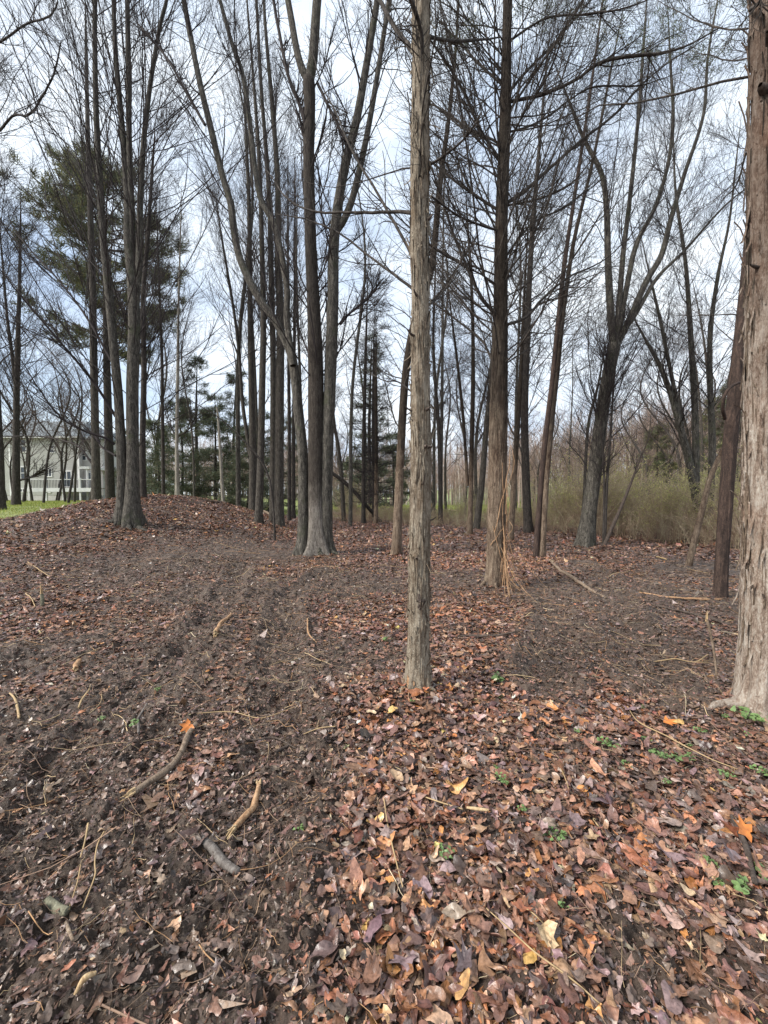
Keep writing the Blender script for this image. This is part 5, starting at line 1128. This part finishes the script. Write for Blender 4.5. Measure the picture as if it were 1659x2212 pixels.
stick('long pale stick running down right towards the thick cedar', [(1355, 1540, 3), (1380, 1573, 4), (1450, 1608, 5), (1530, 1648, 4), (1594, 1673, 3)], 'straw', 'stick', seed=14, k=8)
stick('brown stick slanting right of the slim cedar base', [(1065, 1505, 4), (1140, 1533, 5), (1230, 1553, 5), (1295, 1580, 3)], 'stick', seed=15, k=8, forks=3)
stick('thin dark stem pointing down to the brown slanting stick', [(930, 1383, 2.5), (975, 1430, 3), (1020, 1473, 3), (1066, 1504, 3)], 'stick_dark', seed=16, k=6)
stick('dark branch on the mud below the dark red trunk', [(1410, 1310, 4), (1460, 1325, 6), (1515, 1338, 7), (1577, 1357, 6)], 'stick_dark', 'fallen_branch', 'branch', seed=17, forks=3)
stick('reddish stick touching the foot of the dark red trunk', [(1380, 1284, 3), (1450, 1295, 4), (1500, 1300, 5), (1560, 1302, 4)], 'stick_tan', seed=18, k=8, forks=2)
stick('dark knobbly stick under the orange leaf at the right edge', [(1580, 1786, 8), (1598, 1826, 11), (1615, 1866, 12), (1630, 1951, 11)], 'stick_dark', 'broken_branch', 'branch', 12, seed=20)
stick('flat pale wood chip lying among the leaves', [(1008, 1771, 5), (1030, 1774, 8), (1056, 1776, 6)], 'wood', 'wood_chip', 'wood chip', 8, seed=21)
stick('pale pinkish wood chip at the bottom left corner', [(163, 2192, 6), (185, 2176, 12), (210, 2160, 7)], 'wood', 'wood_chip', 'wood chip', 8, seed=22)
stick('greenish grey log end half sunk in the mud lower left', [(96, 1968, 18), (120, 1978, 20), (147, 1987, 15)], 'moss_log', 'half_buried_log', 'log', 14, lift=.2, seed=23)
stick('short brown stick below the greenish log end', [(144, 2018, 7), (151, 2050, 8), (160, 2088, 6)], 'stick', seed=24, k=8)
stick('tan stalk standing out down the centre of the leaf bank', [(829, 1752, 4), (840, 1812, 5), (855, 1870, 5), (870, 1926, 4)], 'straw', 'dry_stalk', 'stalk', 8, seed=25)
stick('long yellow stalk crossing the leaves at the bottom', [(1050, 1976, 3), (1100, 2025, 4), (1150, 2070, 5), (1230, 2135, 5), (1295, 2186, 4)], 'straw', 'dry_stalk', 'stalk', 8, seed=26)
stick('kinked straw stalk lying left of the grey sunken log', [(226, 1812, 5), (212, 1850, 5), (205, 1890, 5), (205, 1921, 5), (180, 1992, 4)], 'straw', 'dry_stalk', 'stalk', 8, seed=27)
stick('short straw stalk above the kinked straw stalk', [(191, 1796, 6), (184, 1826, 6), (175, 1858, 5)], 'straw', 'dry_stalk', 'stalk', 8, seed=28)
stick('thin straw stalk leaning through the lower left leaves', [(175, 1870, 4), (165, 1940, 4), (150, 1990, 3)], 'straw', 'dry_stalk', 'stalk', 6, seed=29)
stick('hooked pale twig at the far left above the mud', [(55, 1287, 4), (66, 1296, 4), (76, 1314, 3)], 'straw', seed=30, k=6)
stick('forked straw twig on the leaves at the upper left', [(60, 1217, 3), (80, 1232, 3), (108, 1249, 2.5)], 'straw', seed=31, k=6, forks=2)
stick('curled brown twig on a mud clod behind the wheel rut', [(664, 1352, 4), (666, 1375, 4), (684, 1393, 3)], 'stick_tan', seed=32, k=6)
stick('dark curving stick along the upper leaf bank', [(640, 1612, 3), (590, 1600, 4), (540, 1605, 4), (505, 1597, 3)], 'stick_dark', seed=33, k=6)
stick('pale twig lying on the leaves right of the tan stalk', [(1195, 1655, 2.5), (1215, 1690, 3), (1228, 1725, 3)], 'straw', seed=34, k=6)
stick('yellowish twig under the pale wood chip', [(905, 1735, 4), (950, 1755, 5), (1000, 1772, 4)], 'straw', seed=35, k=6)
stick('long thin dark stem over the leaves at lower right', [(1180, 1800, 3), (1220, 1850, 3.5), (1270, 1905, 3), (1330, 1960, 2)], 'stick_dark', seed=36, k=6)
stick('pale split twig right of the bottom yellow stalk', [(1110, 1955, 3), (1150, 1990, 4), (1185, 2035, 3)], 'straw', seed=37, k=6)
stick('bright straw tuft stem lying left of the thick cedar', [(1412, 1440, 3), (1455, 1437, 5), (1500, 1440, 4), (1530, 1425, 3)], 'straw', seed=38, k=6, forks=5)
stick('white bare stick on the mud in front of the leaning maple', [(1418, 1206, 5), (1432, 1209, 6), (1440, 1211, 4)], 'straw', 'wood_chip', 'wood chip', 8, seed=39)
stick('fallen trunk along the right shoulder of the leafy mound', [(418, 1079, 4), (470, 1087, 5), (520, 1096, 6), (570, 1110, 6), (590, 1119, 6)], 'stick', 'fallen_log', 'log', 12, seed=40)
stick('fallen log right behind the foot of the maple clump', [(705, 1108, 8), (730, 1114, 8), (755, 1117, 7), (780, 1121, 6)], 'stick', 'fallen_log', 'log', 12, seed=41)
stick('thin fallen log lying across the grass of the clearing', [(925, 1106, 3), (955, 1103, 4), (990, 1106, 3)], 'stick', 'fallen_log', 'log', 10, seed=42)

# upright cut stem near the thick cedar
def upright(label, u, v, u1, v1, w0, w1, mat, name='cut_stem', splint=True):
    p = pick(u, v); q = at(u1, v1, p[1] + .02); r0 = w0 * .5 * SC / FPX * p[1]; r1 = w1 * .5 * SC / FPX * p[1]
    root = thing(name, label, 'stem', p); P, ex, _ = resample(np.array([p - [0, 0, .05], p * .5 + q * .5 + [.01, 0, 0], q]), 14, np.array([r0, (r0 + r1) / 2, r1])); mb = MB(); V, F = tubes(P[None], ex[:, 0][None], 8); mb.add(V, F); mb.build('bark', M[mat], root, p)
    if splint:
        mb = MB()
        for j in range(4):
            o = np.array([math.cos(j * 1.6), math.sin(j * 1.6), 0]) * r1 * .5; T = np.array([q + o - [0, 0, .02], q + o + [0, 0, r1 * 3 * (1 + j * .4)]]); Pp, ee, _ = resample(T, 5, np.array([r1 * .5, r1 * .1])); VV, FF = tubes(Pp[None], ee[:, 0][None], 5); mb.add(VV, FF)
        mb.build('splintered_end', M['wood'], root, p)
upright('thin cut stem standing upright left of the thick pale cedar', 1551, 1470, 1527, 1337, 4, 6, 'stick')
upright('stubby green grey cut stem standing at the left edge', 90, 1312, 90, 1283, 7, 7, 'moss_log')
upright('thin twig stem standing left of the slim pale cedar', 853, 1490, 851, 1395, 2, 1.5, 'stick', 'twig_stem', False)

# ------------------------------------------------------------------ vines
def vine(label, lines, loc, mat='straw'):
    root = thing('vine', label, 'vine', loc)
    for P, r in lines:
        Q, ex, _ = resample(P, 40, np.interp(np.linspace(0, 1, len(P)), [0, 1], [r, r * .6])); mb = MB(); V, F = tubes(Q[None], ex[:, 0][None], 7); mb.add(V, F); mb.build('stem', M[mat], root, loc)
    return root
rng = np.random.default_rng(19); ln = []
def wrap(P, R, th0, th1, z0, z1, n, off):
    o = []
    for f in np.linspace(0, 1, n):
        q, d, r = on_trunk(P, R, None, z0 + (z1 - z0) * f, th0 + (th1 - th0) * f); o.append(q + d * (r * .12 + off * (.3 + rng.random())))
    return np.array(o)
for (a, b_, z0, z1, n, of, r) in ((.2, .9, .02, 1.5, 9, .03, .007), (.9, -.6, .05, 1.0, 9, .03, .006), (-.4, 1.1, .9, 2.3, 9, .06, .007), (.6, .1, .02, 2.0, 9, .05, .006), (1.2, .4, .05, 1.8, 8, .09, .006), (.0, .9, .3, 1.1, 7, .12, .005), (-.8, .5, .7, 1.0, 7, .02, .006), (.5, 1.2, 1.2, 2.6, 8, .1, .005)):
    ln.append((wrap(B_fP, B_fR[:, 0], a, b_, B_b[2] + z0, B_b[2] + z1, n, of), r))
for j in range(17):                       # spray of dry stems falling to the right of the base
    z = rng.uniform(.2, 1.1); q, d, r = on_trunk(B_fP, B_fR[:, 0], None, B_b[2] + z, rng.uniform(.1, 1.0)); e = pick(1085 + rng.random() * 115, 1268 + rng.normal(0, 10) + 30 * rng.random()); e[2] += .02
    mid = q * .55 + e * .45 + np.array([0, 0, -.05 - .1 * rng.random()]); ln.append((np.array([q + d * .03, mid, e]), .0035 + .002 * rng.random()))
vine('dry tan vines wrapping and spilling from the foot of the tall cedar', ln, B_b, 'stick_tan')
VB, VR = resample(AB_P[0], 300, AB_R[0])[:2]
lp = np.array([at(1566, 905, AB_b[1] - .1), at(1561, 880, AB_b[1] - .22), at(1570, 845, AB_b[1] - .28), at(1592, 828, AB_b[1] - .22), at(1604, 832, AB_b[1] - .15), at(1598, 880, AB_b[1] - .16), at(1588, 915, AB_b[1] - .16), at(1580, 1000, AB_b[1] - .16), at(1574, 1150, AB_b[1] - .15)])
vine('thick dark vine looping over the dark red trunk', [(lp, .022)], AB_b, 'cedar_red')

# ------------------------------------------------------------------ green weeds and bright leaves
def make_weed(seed, nl, size, r):
    rng = np.random.default_rng(seed); root = thing('weed', 'x', 'weed', (0, 0, -50)); lf = MB(); st = MB()
    for j in range(nl):
        a = rng.uniform(0, 6.28); d = r * math.sqrt(rng.random()); h = rng.uniform(.02, .06) * size / .02; c = np.array([math.cos(a) * d, math.sin(a) * d, h])
        Pp = np.array([[0, 0, -.01], c * [.6, .6, .6], c]); Q, ee, _ = resample(Pp, 6, np.array([.0012, .001, .0008])); V, F = tubes(Q[None], ee[:, 0][None], 4); st.add(V, F)
        k = 10; ph = np.arange(k) * 6.283 / k; rr = size * rng.uniform(.6, 1.2) * (1 + .22 * np.cos(3 * ph + rng.uniform(0, 6)))
        tl = rng.normal(0, .35, 2); V = np.column_stack([np.cos(ph) * rr, np.sin(ph) * rr, (np.cos(ph) * tl[0] + np.sin(ph) * tl[1]) * rr + .15 * rr * np.cos(2 * ph)]) + c
        lf.add(np.vstack([V, c + [0, 0, -.002]]), [[i, (i + 1) % k, k] for i in range(k)])
    st.build('stalk', M['weed'], root); lf.build('leaf', M['weed'], root, smooth=True).name = 'foliage'
    return root
WD = [make_weed(401, 16, .020, .07), make_weed(402, 9, .017, .05), make_weed(403, 26, .018, .10)]
spots = [(837, 1396, 1, 'green seedling left of the slim cedar trunk'), (1080, 1473, 0, 'green seedling right of the slim cedar base, the farther of two'), (1082, 1513, 1, 'small green seedling right of the slim cedar base, the nearer of two'), (890, 1530, 0, 'green seedling right in front of the slim cedar base'),
         (1562, 1560, 0, 'green weed just left of the thick cedar roots'), (1622, 1570, 2, 'wide bright green weed in front of the thick cedar roots'), (1652, 1578, 0, 'bright green weed at the right edge below the thick cedar'), (285, 1583, 0, 'green seedling by the crooked grey stick on the mud'),
         (220, 1563, 1, 'tiny green leaves on the sandy mud at the left'), (340, 1490, 1, 'tiny green seedling on the far mud left of the ruts'), (645, 1813, 1, 'pale seedling on the leaf bank in the lower middle'), (1647, 1921, 2, 'wide green weed at the lower right edge'), (1545, 1926, 0, 'green weed left of the dark knobbly stick'), (1610, 1955, 0, 'green weed at the tip of the dark knobbly stick')]
more = [(1512, 1590), (1615, 1603), (1315, 1628), (1397, 1610), (1355, 1663), (1430, 1648), (1070, 1663), (1570, 1683), (1650, 1683), (1490, 1615), (1440, 1700), (1530, 1888), (1130, 1756), (1195, 1814), (1217, 1973), (1390, 1545), (1250, 1600), (1480, 1655), (960, 1850), (1085, 1700)]
for (u, v) in more: spots.append((u, v, int(rng.choice([0, 1, 1, 2])), 'small green weed sprouting through the leaves at lower right'))
fw = [True] * 3
for (u, v, k_, lab) in spots:
    p = pick(u, v); p[2] = float(HD(p[0:1], p[1:2])[0]) + .02; sc = rng.uniform(.3, .6)
    g = 'green weeds among the leaves'
    if fw[k_]:
        fw[k_] = False; o = WD[k_]; o.location = p; o.rotation_euler = (0, 0, rng.uniform(0, 6)); o['label'] = lab; o['group'] = g
    else: copy_thing(WD[k_], p, rng.uniform(0, 6.28), sc, lab, g)

def bright_leaf(u, v, size, label, tilt, yaw, seed):
    rng = np.random.default_rng(seed); p = pick(u, v); p[2] = float(HD(p[0:1], p[1:2])[0]) + .05; T = LEAF_T[0]; nv = len(T); rings = 5; V = [np.array([0, 0, 0.])]
    for j in range(1, rings + 1):
        for q in T: V.append(np.array([*(q * j / rings), 0]))
    V = np.array(V); V[:, 2] = .45 * V[:, 0] ** 2 + .25 * V[:, 1] ** 2 - .2 * np.abs(V[:, 0]) + .1 * (noise2(V[:, 0] * 3, V[:, 1] * 3, seed) - .5)
    F = [[0, 1 + i, 1 + (i + 1) % nv] for i in range(nv)]; F4 = [[1 + (j - 1) * nv + i, 1 + j * nv + i, 1 + j * nv + (i + 1) % nv, 1 + (j - 1) * nv + (i + 1) % nv] for j in range(1, rings) for i in range(nv)]
    Rm = rotmats(np.array([yaw]), np.array([tilt]), np.array([.3]))[0]; V = (V * size) @ Rm.T
    root = thing('maple_leaf', label, 'leaf', p); mb = MB(); mb.add(V, F); mb.F4.append(np.array(F4)); mb.build('blade', M['orange_leaf'], root)
    P = np.array([[0, 0, 0], [0, -.5, -.1], [.08, -1.0, -.15]]) * size @ Rm.T; Q, ee, _ = resample(P, 8, np.array([.002, .0016, .0012])); mb = MB(); VV, FF = tubes(Q[None], ee[:, 0][None], 5); mb.add(VV, FF); mb.build('stalk', M['stick_tan'], root)
bright_leaf(408, 1588, .062, 'bright orange maple leaf caught on the long torn branch', .9, 2.5, 1)
bright_leaf(1612, 1828, .065, 'bright orange curled maple leaf beside the dark knobbly stick', .7, 1.0, 2)
bright_leaf(1440, 1580, .06, 'rusty orange leaf lying beside the long pale stick', .25, 4.0, 3)
